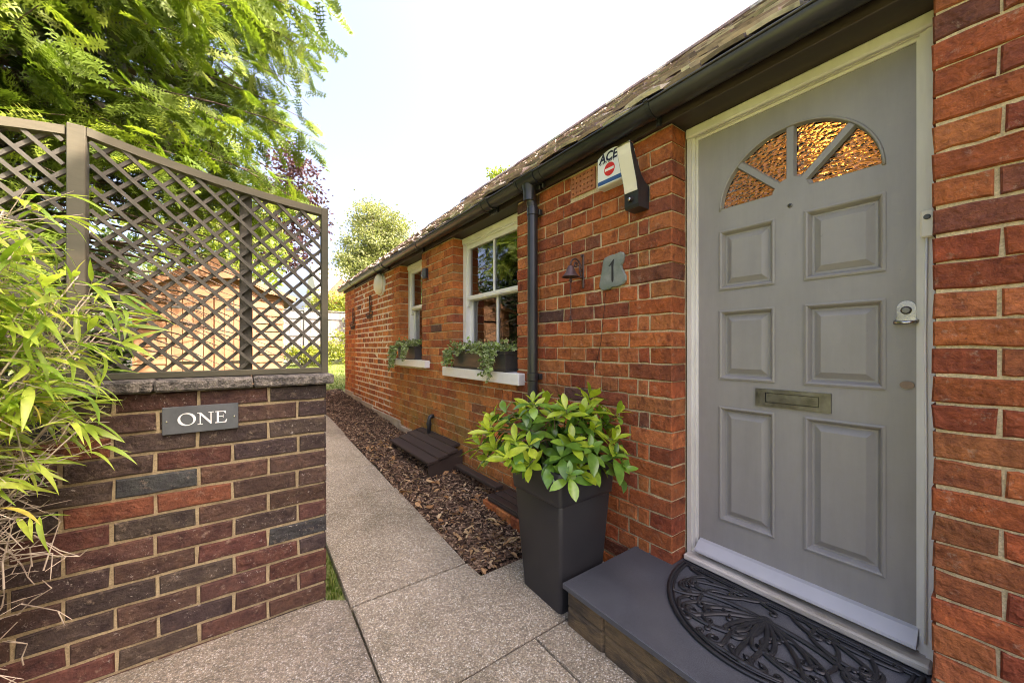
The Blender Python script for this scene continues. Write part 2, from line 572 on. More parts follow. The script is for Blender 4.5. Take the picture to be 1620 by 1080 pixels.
MAT['chips'] = chip_mat('bark_chips', [(0, (.045, .027, .018)), (.4, (.125, .075, .048)), (.72, (.25, .16, .105)), (.9, (.34, .23, .145)), (1, (.54, .41, .27))])
MAT['dryleaf'] = leaf_mat('dry_leaf', [(0, (.30, .15, .06)), (.5, (.48, .30, .15)), (1, (.62, .47, .28))], .2, .7, .2, 'obj', 1.0)
MAT['dryleaf_m'] = leaf_mat('dry_leaf_litter', [(0, (.18, .09, .045)), (.5, (.40, .25, .13)), (1, (.58, .43, .26))], .2, .7, .2, 'rnd', 1.0)

# variegated ivy: leaf centre green, margin cream
m = NT('variegated_ivy')
cc = m.attr('col').outputs['Color']
rr = m.attr('rnd').outputs['Fac']
cc = m.mix(1.0, cc, m.ramp(rr, [(0, grey(.55)), (1, grey(1.2))]), 'MULTIPLY')
m.base(cc, .45, 0, .4)
tr = m.n('BsdfTranslucent'); m.set(tr.inputs[0], cc)
mx = m.n('MixShader', i_0=.25)
m.t.links.new(m.b.outputs[0], mx.inputs[1]); m.t.links.new(tr.outputs[0], mx.inputs[2]); m.t.links.new(mx.outputs[0], m.out.inputs[0])
MAT['ivy'] = m.m


def aggregate(name, tint, dark=0.0):
    m = NT(name)
    v = m.n('TexVoronoi', i_Scale=175.0); m.set(v.inputs['Vector'], m.pos())
    sep = m.n('SeparateColor'); m.set(sep.inputs[0], v.outputs['Color'])
    peb = m.ramp(sep.outputs[0], [(0, (.08, .07, .06)), (.25, (.20, .165, .12)), (.5, (.30, .26, .20)), (.72, (.36, .29, .20)), (.9, (.52, .48, .42)), (1, (.62, .6, .55))])
    edge = m.ramp(v.outputs['Distance'], [(.25, grey(1)), (.6, grey(.5))])
    col = m.mix(1.0, peb, edge, 'MULTIPLY')
    col = m.mix(.35, col, (.25, .215, .17))
    st = m.ramp(m.noise(1.9, 7, .7), [(.3, (.52, .52, .47)), (.48, (.9, .9, .88)), (.66, (1.1, 1.1, 1.1))])
    col = m.mix(1.0, col, st, 'MULTIPLY')
    col = m.mix(1.0, col, m.ramp(m.n('ObjectInfo').outputs['Random'], [(0, grey(.84)), (1, grey(1.1))]), 'MULTIPLY')
    col = m.mix(1.0, col, tint, 'MULTIPLY')
    m.base(col, .85, 0, .35)
    h = m.math('SUBTRACT', 1.0, v.outputs['Distance'])
    m.bump(m.math('ADD', h, m.math('MULTIPLY', m.noise(30, 3), .6)), .8, .004)
    return m.m


MAT['agg'] = aggregate('exposed_aggregate', (1.42, 1.42, 1.36))
MAT['agg2'] = aggregate('pale_aggregate', (1.38, 1.38, 1.36))
MAT['jointmoss'] = surf('mossy_joint', [(.02, .018, .012), (.07, .07, .025)], 20, .95, bump=.8)

# window glass: clear pane with Fresnel reflection
m = NT('window_glass')
fr = m.n('Fresnel', i_IOR=1.62)
tp = m.n('BsdfTransparent', i_0=(.88, .92, .9))
gl = m.n('BsdfGlossy', i_Roughness=0.0)
bw = m.n('Bump', i_Strength=.05, i_Distance=.01); m.set(bw.inputs['Height'], m.noise(3.5, 1))
m.t.links.new(bw.outputs[0], gl.inputs['Normal'])
mx = m.n('MixShader'); m.set(mx.inputs[0], m.math('MULTIPLY', fr.outputs[0], 2.3, True))
m.t.links.new(tp.outputs[0], mx.inputs[1]); m.t.links.new(gl.outputs[0], mx.inputs[2]); m.t.links.new(mx.outputs[0], m.out.inputs[0])
MAT['glass'] = m.m

# amber hammered glass
m = NT('amber_hammered_glass')
v = m.n('TexVoronoi', i_Scale=62.0, feature='SMOOTH_F1'); m.set(v.inputs['Vector'], m.pos((1, 1, 1.8)))
hh = m.math('ADD', v.outputs['Distance'], m.math('MULTIPLY', m.noise(90, 2), .3))
m.base((.78, .43, .13), .06, 0, .5)
m.set(m.b.inputs['Transmission Weight'], 1.0)
m.set(m.b.inputs['IOR'], 1.42)
m.bump(hh, 1.0, .010)
MAT['amber'] = m.m
MAT['plaster'] = surf('interior_plaster', [(.42, .38, .32), (.5, .46, .4)], 3, .9)
MAT['blind'] = surf('interior_wood', [(.25, .14, .07), (.35, .2, .1)], 5, .6)

# ================================================================== the ground
def sheet(name, xs, ys, zf, mat, label=None, kind='structure'):
    V = [(x, y, zf(x, y)) for y in ys for x in xs]
    n = len(xs)
    F = [(j * n + i, j * n + i + 1, (j + 1) * n + i + 1, (j + 1) * n + i) for j in range(len(ys) - 1) for i in range(n - 1)]
    o = mk(name, V, F, mat, None, True)
    props(o, label, None, None, kind)
    return o


def terr(x, y):
    if y < 16: return g(y) - .035
    return g(16) - .035 + .01 * min(y - 16, 60)


sheet('ground', [-300, -120, -40, -12, -5, -3, -2, -1.3, -.6, 0, 3, 6, 12, 40, 120, 300],
      [-200, -60, -20, -6, -2, 0, 1.2, 2, 3, 4, 5, 6, 7, 8, 9, 10, 12, 14, 16, 20, 30, 50, 76, 150, 400], terr, MAT['lawn'], 'sunlit lawn and garden ground')

# exposed aggregate path: every slab a piece of its own
path = mk('path', *box(-3.4, .0, -2.6, 1.30, -.09, -.028), MAT['jointmoss'])
props(path, 'exposed aggregate slab path', None, None, 'structure')


def slab(pts, mat, th=.045, lift=0.0, b=.006):
    """pts: plan outline (ccw); top follows the slope"""
    cx = sum(p[0] for p in pts) / len(pts); cy = sum(p[1] for p in pts) / len(pts)
    n = len(pts)
    def ins(p, d):
        v = Vector((cx - p[0], cy - p[1])); v.normalize()
        return (p[0] + v.x * d, p[1] + v.y * d)
    V = []
    for p in pts: V.append((p[0], p[1], g(p[1]) - th))
    for p in pts: V.append((p[0], p[1], g(p[1]) - b + lift))
    for p in pts:
        q = ins(p, b); V.append((q[0], q[1], g(q[1]) + lift))
    F = []
    for i in range(n):
        j = (i + 1) % n
        F.append((i, j, n + j, n + i)); F.append((n + i, n + j, 2 * n + j, 2 * n + i))
    F.append(tuple(range(2 * n, 3 * n)))
    return mk('paving_slab', V, F, mat, path)


J = .005
XL, XR = -1.205, -.632
slab([(XL + J, 1.2 - .032), (-.0, 1.2 - .032), (0, 1.612), (XR + .01, 1.612), (XR, 1.74), (XL + J, 1.735)], MAT['agg'], .05)
ys = [1.748, 2.868, 3.47, 4.60, 5.72, 6.85, 7.98]
for a, b_ in zip(ys[:-1], ys[1:]):
    slab([(XL + R.uniform(-.006, .006), a + J), (XR + R.uniform(-.008, .008), a + J), (XR + R.uniform(-.008, .008), b_ - J), (XL + R.uniform(-.006, .006), b_ - J)], MAT['agg'], lift=R.uniform(-.002, .002))
slab([(XL + J, .25), (-.642, .25), (-.642, 1.160), (XL + J, 1.160)], MAT['agg'])
slab([(-.636, .25), (-.47, .25), (-.47, 1.160), (-.636, 1.160)], MAT['agg'], lift=.001)
slab([(-3.3, .55), (XL - J, .55), (XL - J, 1.80), (-1.29, 1.853), (-3.3, 1.853)], MAT['agg2'])
slab([(XL + J, -2.4), (-.47, -2.4), (-.47, .242), (XL + J, .242)], MAT['agg'])
slab([(-3.3, -2.4), (XL - J, -2.4), (XL - J, .542), (-3.3, .542)], MAT['agg2'])

# planting bed along the house wall
bedf = lambda x, y: g(y) - .004 + .014 * math.sin(x * 9 + y * 3.1) * math.sin(y * 5.3 + x) - .012 + .03 * max(0, (x + .35)) - (.03 if y < 1.66 else 0)
sheet('planting_bed', [-.628, -.56, -.48, -.4, -.3, -.2, -.1, 0.0], list(np.linspace(1.618, 8.0, 70)), bedf, MAT['mulchbed'], 'narrow bed of bark mulch along the house wall')
n = 15000
yy = 1.63 + 6.35 * NR.random(n) ** 1.45
xx = -.625 + .615 * NR.random(n)
zz = np.array([bedf(a, b_) for a, b_ in zip(xx, yy)]) + NR.uniform(.0, .016, n)
ang = NR.uniform(0, 2 * np.pi, n)
D = np.stack([np.cos(ang), np.sin(ang), NR.normal(0, .28, n)], 1)
chipT = []
for L, W_, T in ((.036, .008, .003), (.026, .012, .003), (.05, .005, .003), (.018, .009, .004)):
    V, F = box(-L / 2, L / 2, -W_ / 2, W_ / 2, -T / 2, T / 2)
    V = [(x * (1 if k % 3 else .8), y + x * R.uniform(-.12, .12), z) for k, (x, y, z) in enumerate(V)]
    chipT.append((V, [(a, b_, c) for a, b_, c, d in F] + [(a, c, d) for a, b_, c, d in F]))
mul = scatter('bark_mulch', chipT, frames(np.stack([xx, yy, zz], 1), D, NR.normal(0, .5, n), NR.uniform(.6, 1.35, n)), NR.integers(0, 4, n), NR.random(n), MAT['chips'])
props(mul, 'brown bark chips covering the bed by the wall', None, None, 'stuff')

# grass: strip beside the wall end and lawn beyond the path
def blade_T():
    out = []
    for k in range(3):
        h, bw, c = 1.0, .09, R.uniform(.1, .5)
        V = [(0, -bw, 0), (0, bw, 0), (c * .35, bw * .7, h * .5), (c * .35, -bw * .7, h * .5), (c, 0, h)]
        out.append((V, [(0, 1, 2), (0, 2, 3), (3, 2, 4)]))
    return out


def grass(name, x0, x1, y0, y1, n, h, label):
    x = NR.uniform(x0, x1, n); y = NR.uniform(y0, y1, n)
    z = np.array([terr(a, b_) for a, b_ in zip(x, y)])
    an = NR.uniform(0, 2 * np.pi, n)
    M = np.zeros((n, 4, 4)); s = h * NR.uniform(.5, 1.2, n)
    M[:, 0, 0] = np.cos(an) * s; M[:, 1, 0] = np.sin(an) * s; M[:, 0, 1] = -np.sin(an) * s; M[:, 1, 1] = np.cos(an) * s
    M[:, 2, 2] = s; M[:, 0, 3] = x; M[:, 1, 3] = y; M[:, 2, 3] = z; M[:, 3, 3] = 1
    o = scatter(name, blade_T(), M, NR.integers(0, 3, n), NR.random(n), MAT['grass'])
    return props(o, label, None, None, 'stuff')


grass('grass', -1.283, -1.212, 1.87, 5.0, 2600, .035, 'mossy grass strip beside the path edge')
grass('lawn_grass', -1.6, 1.6, 8.02, 13.5, 16000, .05, 'short grass of the lawn beyond the bed')

# ================================================================== the house
house = thing('brick_house', (1.5, 3.0, 0), 'single storey orange red brick house with tiled roof along the path', 'house')
CH, Z0 = .0787, .221
WIN1 = (2.137, 3.148, .905); WIN2 = (3.882, 4.588, .952)
YEND = 7.60; DOOR = (.157, .952); ZTOP = 2.195
ins = .006
core = MB()
cx0, cx1 = .0075, .215
core.add(box(cx0, cx1, DOOR[1] + ins, WIN1[0] - ins, -.3, ZTOP))
core.add(box(cx0, cx1, WIN1[0] - ins, WIN1[1] + ins, -.3, WIN1[2] - .004))
core.add(box(cx0, cx1, WIN1[1] + ins, WIN2[0] - ins, -.3, ZTOP))
core.add(box(cx0, cx1, WIN2[0] - ins, WIN2[1] + ins, -.3, WIN2[2] - .004))
core.add(box(cx0, cx1, WIN2[1] + ins, YEND - ins, -.3, ZTOP))
core.add(box(.0022, .0074, 4.9, 6.83, .05, ZTOP - .005))
core.add(box(cx0, cx1, -3.0, DOOR[0] - ins, -.3, ZTOP))
wall = core.build('wall', MAT['mortar'], house)
wall['label'] = 'pale lime mortar joints of the brick wall'

PAL = [((.36, .105, .034), 5), ((.42, .135, .042), 6), ((.30, .080, .032), 4), ((.46, .165, .055), 4), ((.27, .078, .036), 2.2), ((.35, .13, .045), 3), ((.21, .075, .04), .8), ((.12, .06, .045), .25)]


def pick(pal):
    t = R.uniform(0, sum(w_ for _, w_ in pal))
    for c, w_ in pal:
        t -= w_
        if t <= 0: break
    k = R.uniform(.88, 1.13)
    return tuple(v * k * R.uniform(.95, 1.05) for v in c)


def brick_vf(u0, u1, z0, z1, depth, face, rough=.0028, b=.0045, u_end=None):
    """brick front looks along -face axis. face(u, z, d) -> xyz"""
    L = u1 - u0
    q = lambda s=1.0: R.uniform(-rough, rough) * s
    out = [(u0, z0), (u0 + L * .35, z0), (u0 + L * .68, z0), (u1, z0), (u1, z1), (u0 + L * .66, z1), (u0 + L * .33, z1), (u0, z1)]
    out = [(a + q(), c + q()) for a, c in out]
    off = R.uniform(-.0022, .0016); tl = R.uniform(-.0015, .0015)
    cu, cz = (u0 + u1) / 2, (z0 + z1) / 2
    V = []
    for a, c in out: V.append(face(a, c, depth))
    for a, c in out: V.append(face(a, c, b + off + .0005))
    for a, c in out:
        du = b if a < cu else -b
        if abs(a - cu) < L * .3: du = 0
        V.append(face(a + du, c + (b if c < cz else -b), off + tl * (a - cu) / L * 2 + q(.5)))
    F = []
    for i in range(8):
        j = (i + 1) % 8
        F.append((i, j, 8 + j, 8 + i)); F.append((8 + i, 8 + j, 16 + j, 16 + i))
    F.append(tuple(range(16, 24)))
    return V, F


HF = lambda u, z, d: (d, u, z)
hb = []                       # (u0,u1,z0,z1,depth)


def fill(u0, u1, stretcher, phase=0.0):
    """brick boundaries of one course from u0 to u1"""
    out = []
    S, H, Q = .238, .119, .065
    if stretcher:
        n_ = max(1, round((u1 - u0) / S))
        if (u1 - u0) / n_ > .27: n_ += 1
        e = [u0 + (u1 - u0) * i / n_ for i in range(n_ + 1)]
        e = [x + (R.uniform(-.008, .008) if 0 < i < n_ else 0) for i, x in enumerate(e)]
    else:
        e = [u0, u0 + H, u0 + H + Q]
        rest = u1 - u0 - 2 * (H + Q)
        n_ = max(1, round(rest / H))
        for i in range(1, n_ + 1): e.append(u0 + H + Q + rest * i / n_)
        e += [u1 - H, u1]
        e = [x + (R.uniform(-.005, .005) if 0 < i < len(e) - 1 else 0) for i, x in enumerate(e)]
        if R.random() < .35 and len(e) > 8:      # an odd stretcher among the headers
            k = R.randrange(3, len(e) - 4); del e[k]
    return list(zip(e[:-1], e[1:]))


def course(u0, u1, k, corner0, corner1, zlo=None, zhi=None):
    z0 = Z0 + CH * k; z1 = z0 + CH
    if zlo is not None: z0 = max(z0, zlo - .005)
    if zhi is not None: z1 = min(z1, zhi + .005)
    if z1 - z0 < .03: return
    st = (k % 2 == 0)
    bs = fill(u0, u1, st)
    jz = R.uniform(-.0015, .0015)
    for i, (a, b_) in enumerate(bs):
        j = .0042
        jz2 = .0078 if 4.9 < (a + b_) / 2 < 6.83 else j
        a2 = a + (j if not (i == 0 and corner0) else 0); b2 = b_ - (j if not (i == len(bs) - 1 and corner1) else 0)
        dep = .112 if ((i == 0 and corner0) or (i == len(bs) - 1 and corner1)) else .03
        hb.append((a2, b2, z0 + jz2 + jz, z1 - jz2 + jz, dep))


for k in range(-7, 26):
    z0 = Z0 + CH * k; zc_ = z0 + CH / 2
    course(-1.9, DOOR[0], k, False, True, None, ZTOP)
    segs = []
    if zc_ < WIN1[2] - .01:
        segs = [(DOOR[1], YEND, True, True)]
        zh = {0: None}
    elif zc_ < WIN2[2] - .01:
        segs = [(DOOR[1], WIN1[0], True, True), (WIN1[1], YEND, True, True)]
    else:
        segs = [(DOOR[1], WIN1[0], True, True), (WIN1[1], WIN2[0], True, True), (WIN2[1], YEND, True, True)]
    for a, b_, c0, c1 in segs:
        if b_ - a < .1: continue
        course(a, b_, k, c0, c1, None, ZTOP)
# air brick takes the place of the bricks behind it
AB = (1.408, 1.602, 2.055, 2.178)
hb = [q for q in hb if not (q[0] < AB[1] - .01 and q[1] > AB[0] + .01 and q[2] < AB[3] - .02 and q[3] > AB[2] + .02)] + \
     [(max(q[0], AB[1] + .008), q[1], q[2], q[3], q[4]) for q in hb if (q[0] < AB[1] - .01 and q[1] > AB[1] + .05 and q[2] < AB[3] - .02 and q[3] > AB[2] + .02)] + \
     [(q[0], min(q[1], AB[0] - .008), q[2], q[3], q[4]) for q in hb if (q[0] < AB[0] - .05 and q[1] > AB[0] + .01 and q[2] < AB[3] - .02 and q[3] > AB[2] + .02)]


def psize(u, z, l, h, x=0.0):
    dx, dy = x - CAM.x, u - CAM.y
    zc = dx * math.sin(YAW) + dy * math.cos(YAW)
    if zc < .1: return 0
    uu = 810 + 590 * (dx * math.cos(YAW) - dy * math.sin(YAW)) / zc
    vv = 550 - 590 * (z - CAM.z) / zc
    if not (-10 < uu < 1640 and -10 < vv < 1090): return 0
    return l * h / zc ** 2 * abs(dx) / math.hypot(dx, dy)


hb.sort(key=lambda q: -psize((q[0] + q[1]) / 2, (q[2] + q[3]) / 2, q[1] - q[0], q[3] - q[2]))
far = MB()
for i, (a, b_, z0, z1, dep) in enumerate(hb):
    if z1 < g((a + b_) / 2) - .06: continue
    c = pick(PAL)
    if a > 4.6: c = tuple(x * y for x, y in zip(c, (1.3, 1.32, 1.12)))  # far bricks lightened: the stronger light there is put into their colour
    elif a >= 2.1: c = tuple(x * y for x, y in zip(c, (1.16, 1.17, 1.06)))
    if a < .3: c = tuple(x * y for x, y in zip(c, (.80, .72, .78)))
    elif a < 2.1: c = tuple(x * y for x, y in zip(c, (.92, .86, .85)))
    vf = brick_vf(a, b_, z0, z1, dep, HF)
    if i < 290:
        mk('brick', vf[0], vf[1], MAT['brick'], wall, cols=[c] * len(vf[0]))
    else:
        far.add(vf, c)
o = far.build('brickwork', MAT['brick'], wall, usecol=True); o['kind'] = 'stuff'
pl = MB()
for y in np.arange(3.95, 7.55, .6):
    pl.add(box(-.012 - R.uniform(0, .008), .01, y, min(y + .6, 7.59), g(y) - .1, g(y) + R.uniform(.07, .11), .006))
pl.build('plinth_render', MAT['render'], house)

# other walls closing the house (seen only as its far sides)
sh = MB()
sh.add(box(.215, 5.2, YEND - .25, YEND - .004, -.3, 2.2)); sh.add(box(5.0, 5.22, -3, YEND - .25, -.3, 2.2)); sh.add(box(.215, 5.2, -3, -2.8, -.3, 2.2))
for yv in (YEND - .05, -2.95):
    sh.add(prism([[(.02, 2.2), (5.15, 2.2), (2.57, 4.35)]], yv - .05, yv, XZ))
sh.build('end_wall', MAT['brick'], house, usecol=True).data.attributes['col'].data.foreach_set('color', [.36, .12, .045, 1] * len(sh.V))
inn = MB()
inn.add(box(.25, 5.0, 1.25, 1.32, -.1, 2.25)); inn.add(box(3.2, 3.26, 1.32, 7.3, -.1, 2.25)); inn.add(box(.23, 5.0, -2.8, 7.34, 2.25, 2.29))
inn.add(box(1.75, 1.8, -2.8, 1.25, -.1, 2.25)); inn.add(box(.23, 5, -2.8, 7.34, .08, .12))
inn.build('room_wall', MAT['plaster'], house)

# unseen two storey wing, added to shade the garden wall and trellis
wg = MB()
wg.add(box(.0075, 6.0, -8.6, .085, 2.2, 4.88))
wing = wg.build('shade_wing', MAT['mortar'], house)
wb = MB()
for k in range(62):
    z0 = Z0 + CH * k
    if z0 > 4.76: break
    if z0 > 2.1:
        for a, b_ in fill(-4.2, .092, k % 2 == 0):
            wb.add(brick_vf(a + .0042, b_ - .0042, z0 + .0042, z0 + CH - .0042, .03, HF), pick(PAL))
        for a, b_ in fill(.0, 3.6, k % 2 == 1):
            wb.add(brick_vf(a + .0042, b_ - .0042, z0 + .0042, z0 + CH - .0042, .03, lambda u, z, d: (u, .092 - d, z)), pick(PAL))
wb.build('brickwork', MAT['brick'], wing, usecol=True)['kind'] = 'stuff'
mk('shade_wing_roof', *prism([[(-.12, 4.84), (3.0, 7.44), (6.12, 4.84), (6.12, 4.76), (3.0, 7.32), (-.12, 4.76)]], -8.8, .14, XZ), MAT['darkwood'], house)
mk('shade_wing_gable', *prism([[(.1, 4.88), (5.9, 4.88), (3.0, 7.24)]], -.02, .08, XZ), MAT['brick'], house, cols=[(.36, .12, .045)] * 6)

# eaves: fascia, soffit lintels
eav = MB()
eav.add(box(-.028, -.006, .095, 7.62, 2.188, 2.262, .003))
eav.build('fascia_board', MAT['darkwood'], house)
lin = MB()
lin.add(box(-.004, .20, .095, 7.59, 2.197, 2.33, .004))
lin.build('wall_plate', MAT['darkwood'], house)

# roof
RS = .84
RX0, RZ0, RXR = -.105, 2.262, 2.56
RZR = RZ0 + RS * (RXR - RX0)
roofb = prism([[(RX0 + .03, RZ0 - .03), (RXR, RZR - .05), (2 * RXR - RX0, RZ0 - .03), (2 * RXR - RX0, RZ0 - .05), (RXR, RZR - .085), (RX0 + .03, RZ0 - .06)]], .095, 7.68, XZ)
roof = mk('roof', roofb[0], roofb[1], MAT['darkwood'], house)
sa = math.atan(RS); ca, sn = math.cos(sa), math.sin(sa)
rows = int((RXR - RX0) / ca / .1)
tiles = []
for r in range(rows):
    for k in range(46):
        y0 = .097 + k * .166 + (.083 if r % 2 else 0)
        if y0 > 7.55: continue
        tiles.append((r, y0))


def tile_vf(r, y0):
    s0 = r * .1 + R.uniform(-.007, .007); L = .175
    W_ = .160; th = .016
    lift0 = .020 + R.uniform(-.007, .018); lift1 = .003
    tw = R.uniform(-.006, .006)
    V = []
    for (s, l) in ((s0, lift0), (s0 + L, lift1)):
        for (yv, t) in ((y0 + R.uniform(0, .004), tw), (y0 + W_ / 2, .004), (y0 + W_, -tw)):
            for h in (0, th):
                d = l + h + t * (1 if s == s0 else .3)
                V.append((RX0 + s * ca - d * sn, yv, RZ0 + s * sn + d * ca))
    F = [(0, 2, 3, 1), (2, 4, 5, 3), (6, 7, 9, 8), (8, 9, 11, 10), (1, 3, 9, 7), (3, 5, 11, 9), (0, 1, 7, 6), (4, 10, 11, 5), (0, 6, 8, 2), (2, 8, 10, 4)]
    return V, F


TP = [((.28, .21, .19), 4), ((.36, .27, .235), 4), ((.44, .35, .30), 3), ((.20, .16, .15), 3), ((.55, .49, .43), 3), ((.32, .30, .21), 1)]
tiles.sort(key=lambda q: math.hypot(q[1] + .08, 1.2 + q[0] * .1) + (0 if -.6 < q[1] < 6 else 50))
tm = MB()
for i, (r, y0) in enumerate(tiles):
    vf = tile_vf(r, y0); c = pick(TP)
    if i < 240: mk('roof_tile', vf[0], vf[1], MAT['tile'], roof, cols=[c] * len(vf[0]))
    else: tm.add(vf, c)
o = tm.build('roof_tiling', MAT['tile'], roof, usecol=True); o['kind'] = 'stuff'
rid = MB()
for y in np.arange(.1, 7.6, .3):
    pr = [(math.cos(a) * .11, math.sin(a) * .085) for a in np.linspace(0, math.pi, 9)]
    ou = [(RXR + x, RZR - .01 + z) for x, z in pr] + [(RXR + x * .85, RZR - .01 + z * .85) for x, z in pr[::-1]]
    rid.add(prism([ou], y, y + .293, XZ), pick(TP))
rid.build('ridge_tile', MAT['tile'], roof, usecol=True)

# gutter with brackets and downpipe
GX, GZ, GR = -.088, 2.252, .052
gut = MB()
arc = np.linspace(math.pi, 2 * math.pi, 15)
prof = [(GX + math.cos(a) * GR, GZ + math.sin(a) * GR) for a in arc] + [(GX + math.cos(a) * (GR - .004), GZ + math.sin(a) * (GR - .004)) for a in arc[::-1]]
lip = [(GX - GR - .003 + .005 * math.cos(a), GZ + .005 * math.sin(a)) for a in np.linspace(0, 2 * math.pi, 9)[:-1]]
for (ya, yb) in ((.098, 1.735), (1.74, 2.40), (2.405, 4.98), (4.985, 7.60)):
    gut.add(prism([prof], ya, yb, XZ)); gut.add(prism([lip], ya, yb, XZ))
gut.add(prism([prof[:15]], 7.596, 7.602, XZ))
gutter = gut.build('gutter', MAT['gutter_old'], house, True, autosmooth=40)


def clip_vf(y, wd=.022, r=GR + .0045):
    pr = [(GX + math.cos(a) * r, GZ + math.sin(a) * r) for a in arc] + [(GX + math.cos(a) * (GR - .0005), GZ + math.sin(a) * (GR - .0005)) for a in arc[::-1]]
    mb = MB().add(prism([pr], y - wd / 2, y + wd / 2, XZ))
    mb.add(box(GX - GR - .012, GX - GR + .012, y - wd / 2, y + wd / 2, GZ - .002, GZ + .009, .002))
    mb.add(box(-.055, -.029, y - wd * .4, y + wd * .4, GZ - .075, GZ - .03, .003))
    return mb


for y in (.99, 3.73, 5.23, 6.63):
    clip_vf(y).build('gutter_bracket', MAT['blackplastic'], gutter)
for y in (2.37, 4.93):
    mb = clip_vf(y - .045, .02, GR + .008); q = clip_vf(y + .045, .02, GR + .008); mb.add((q.V, q.F))
    q = clip_vf(y, .085); mb.add((q.V, q.F))
    mb.build('gutter_union', MAT['blackplastic'], gutter)
PY = 1.885
mb = clip_vf(PY - .085, .018, GR + .008); q = clip_vf(PY + .085, .018, GR + .008); mb.add((q.V, q.F)); q = clip_vf(PY, .15); mb.add((q.V, q.F))
mb.add(lathe([(.04, -.05), (.04, 0), (.05, .05)], 16, (GX, PY, GZ - GR - .04)))
mb.build('gutter_outlet', MAT['blackplastic'], gutter, True, autosmooth=40)
dp = MB().add(tube([(GX, PY, GZ - .06), (GX, PY, 2.16), (-.075, PY, 2.12), (-.064, PY, 2.08), (-.062, PY, 2.0), (-.062, PY, .05)], .0335, 16))
dpipe = dp.build('downpipe', MAT['blackplastic'], house, True, autosmooth=50)
for z in (2.02, .95):
    MB().add(lathe([(.0335, 0), (.038, .003), (.038, .05), (.0335, .053)], 16, (-.062, PY, z))).add(box(-.03, -.001, PY - .03, PY + .03, z + .008, z + .045, .003)).build('pipe_clip', MAT['blackplastic'], dpipe, True, autosmooth=40)

# air brick
holes = []
for i in range(6):
    for j in range(4):
        y = AB[0] + .024 + i * .0292; z = AB[2] + .0185 + j * .0285
        holes.append([(y - .0055, z - .0055), (y - .0055, z + .0055), (y + .0055, z + .0055), (y + .0055, z - .0055)])
ab = mk('air_brick', *prism([[(AB[0] + .003, AB[2]), (AB[1] - .003, AB[2]), (AB[1] - .003, AB[3]), (AB[0] + .003, AB[3])]] + holes, -.002, .03, YZ), MAT['airbrick'], house)
mk('backing', *box(.012, .028, AB[0] + .008, AB[1] - .008, AB[2] + .005, AB[3] - .005), MAT['hole'], ab)


# ------------------------------------------------------------------ windows
def window(y0, y1, zs, bars, zmeet):
    wn_ = mk('window', *prism([[(y0 + .004, zs), (y1 - .004, zs), (y1 - .004, 2.196), (y0 + .004, 2.196)], [(y0 + .058, zs + .045), (y0 + .058, 2.125), (y1 - .058, 2.125), (y1 - .058, zs + .045)]], .112, .20, YZ), MAT['white'], house)
    h = MB().add(box(.098, .118, y0 + .006, y1 - .006, 2.135, 2.192, .006)).add(box(.104, .116, y0 + .008, y1 - .008, 2.118, 2.134, .005))
    h.build('head_moulding', MAT['white'], wn_)
    a, b_ = y0 + .058, y1 - .058
    for nm, z0, z1, x0 in (('upper_sash', zmeet - .02, 2.125, .125), ('lower_sash', zs + .045, zmeet + .018, .160)):
        st = .042
        bot = .04 if nm == 'upper_sash' else .07; top = .045 if nm == 'upper_sash' else .04
        mb = MB().add(prism([[(a, z0), (b_, z0), (b_, z1), (a, z1)], [(a + st, z0 + bot), (a + st, z1 - top), (b_ - st, z1 - top), (b_ - st, z0 + bot)]], x0, x0 + .036, YZ))
        mb.add(box(x0 - .006, x0 + .001, a, b_, z0 + .004, z0 + bot - .006, .003))
        s = mb.build(nm, MAT['white'], wn_)
        mk('pane', *box(x0 + .016, x0 + .020, a + st - .004, b_ - st + .004, z0 + bot - .004, z1 - top + .004), MAT['glass'], wn_)
        if bars:
            c = (a + b_) / 2
            mk('glazing_bar', *box(x0 + .004, x0 + .032, c - .011, c + .011, z0 + bot, z1 - top, .004), MAT['white'], wn_)
        if nm == 'upper_sash':
            for yy_, sgn in ((a, 1), (b_, -1)):
                mk('sash_horn', *prism([[(yy_, z0), (yy_ + sgn * .04, z0), (yy_ + sgn * .034, z0 - .03), (yy_ + sgn * .02, z0 - .055), (yy_, z0 - .06)][::sgn]], x0 + .002, x0 + .034, YZ), MAT['white'], wn_)
    return wn_


w1 = window(WIN1[0], WIN1[1], .985, True, 1.625)
w2 = window(WIN2[0], WIN2[1], 1.03, False, 1.655)
w1['label'] = 'white sash window nearer the door'; w2['label'] = 'narrower white sash window further along the wall'
mk('sill', *box(-.058, .112, 2.045, 3.245, .902, .986, .005), MAT['white'], w1)
mk('sill', *box(-.055, .112, 3.665, 4.685, .952, 1.031, .005), MAT['white'], w2)
# a few plain furnishings in the room behind the glass
mk('room_shelf', *box(2.6, 3.15, 2.2, 6.8, .12, 1.3), MAT['blind'], house)

# ------------------------------------------------------------------ front door
FX = .122
fr_ = MB()
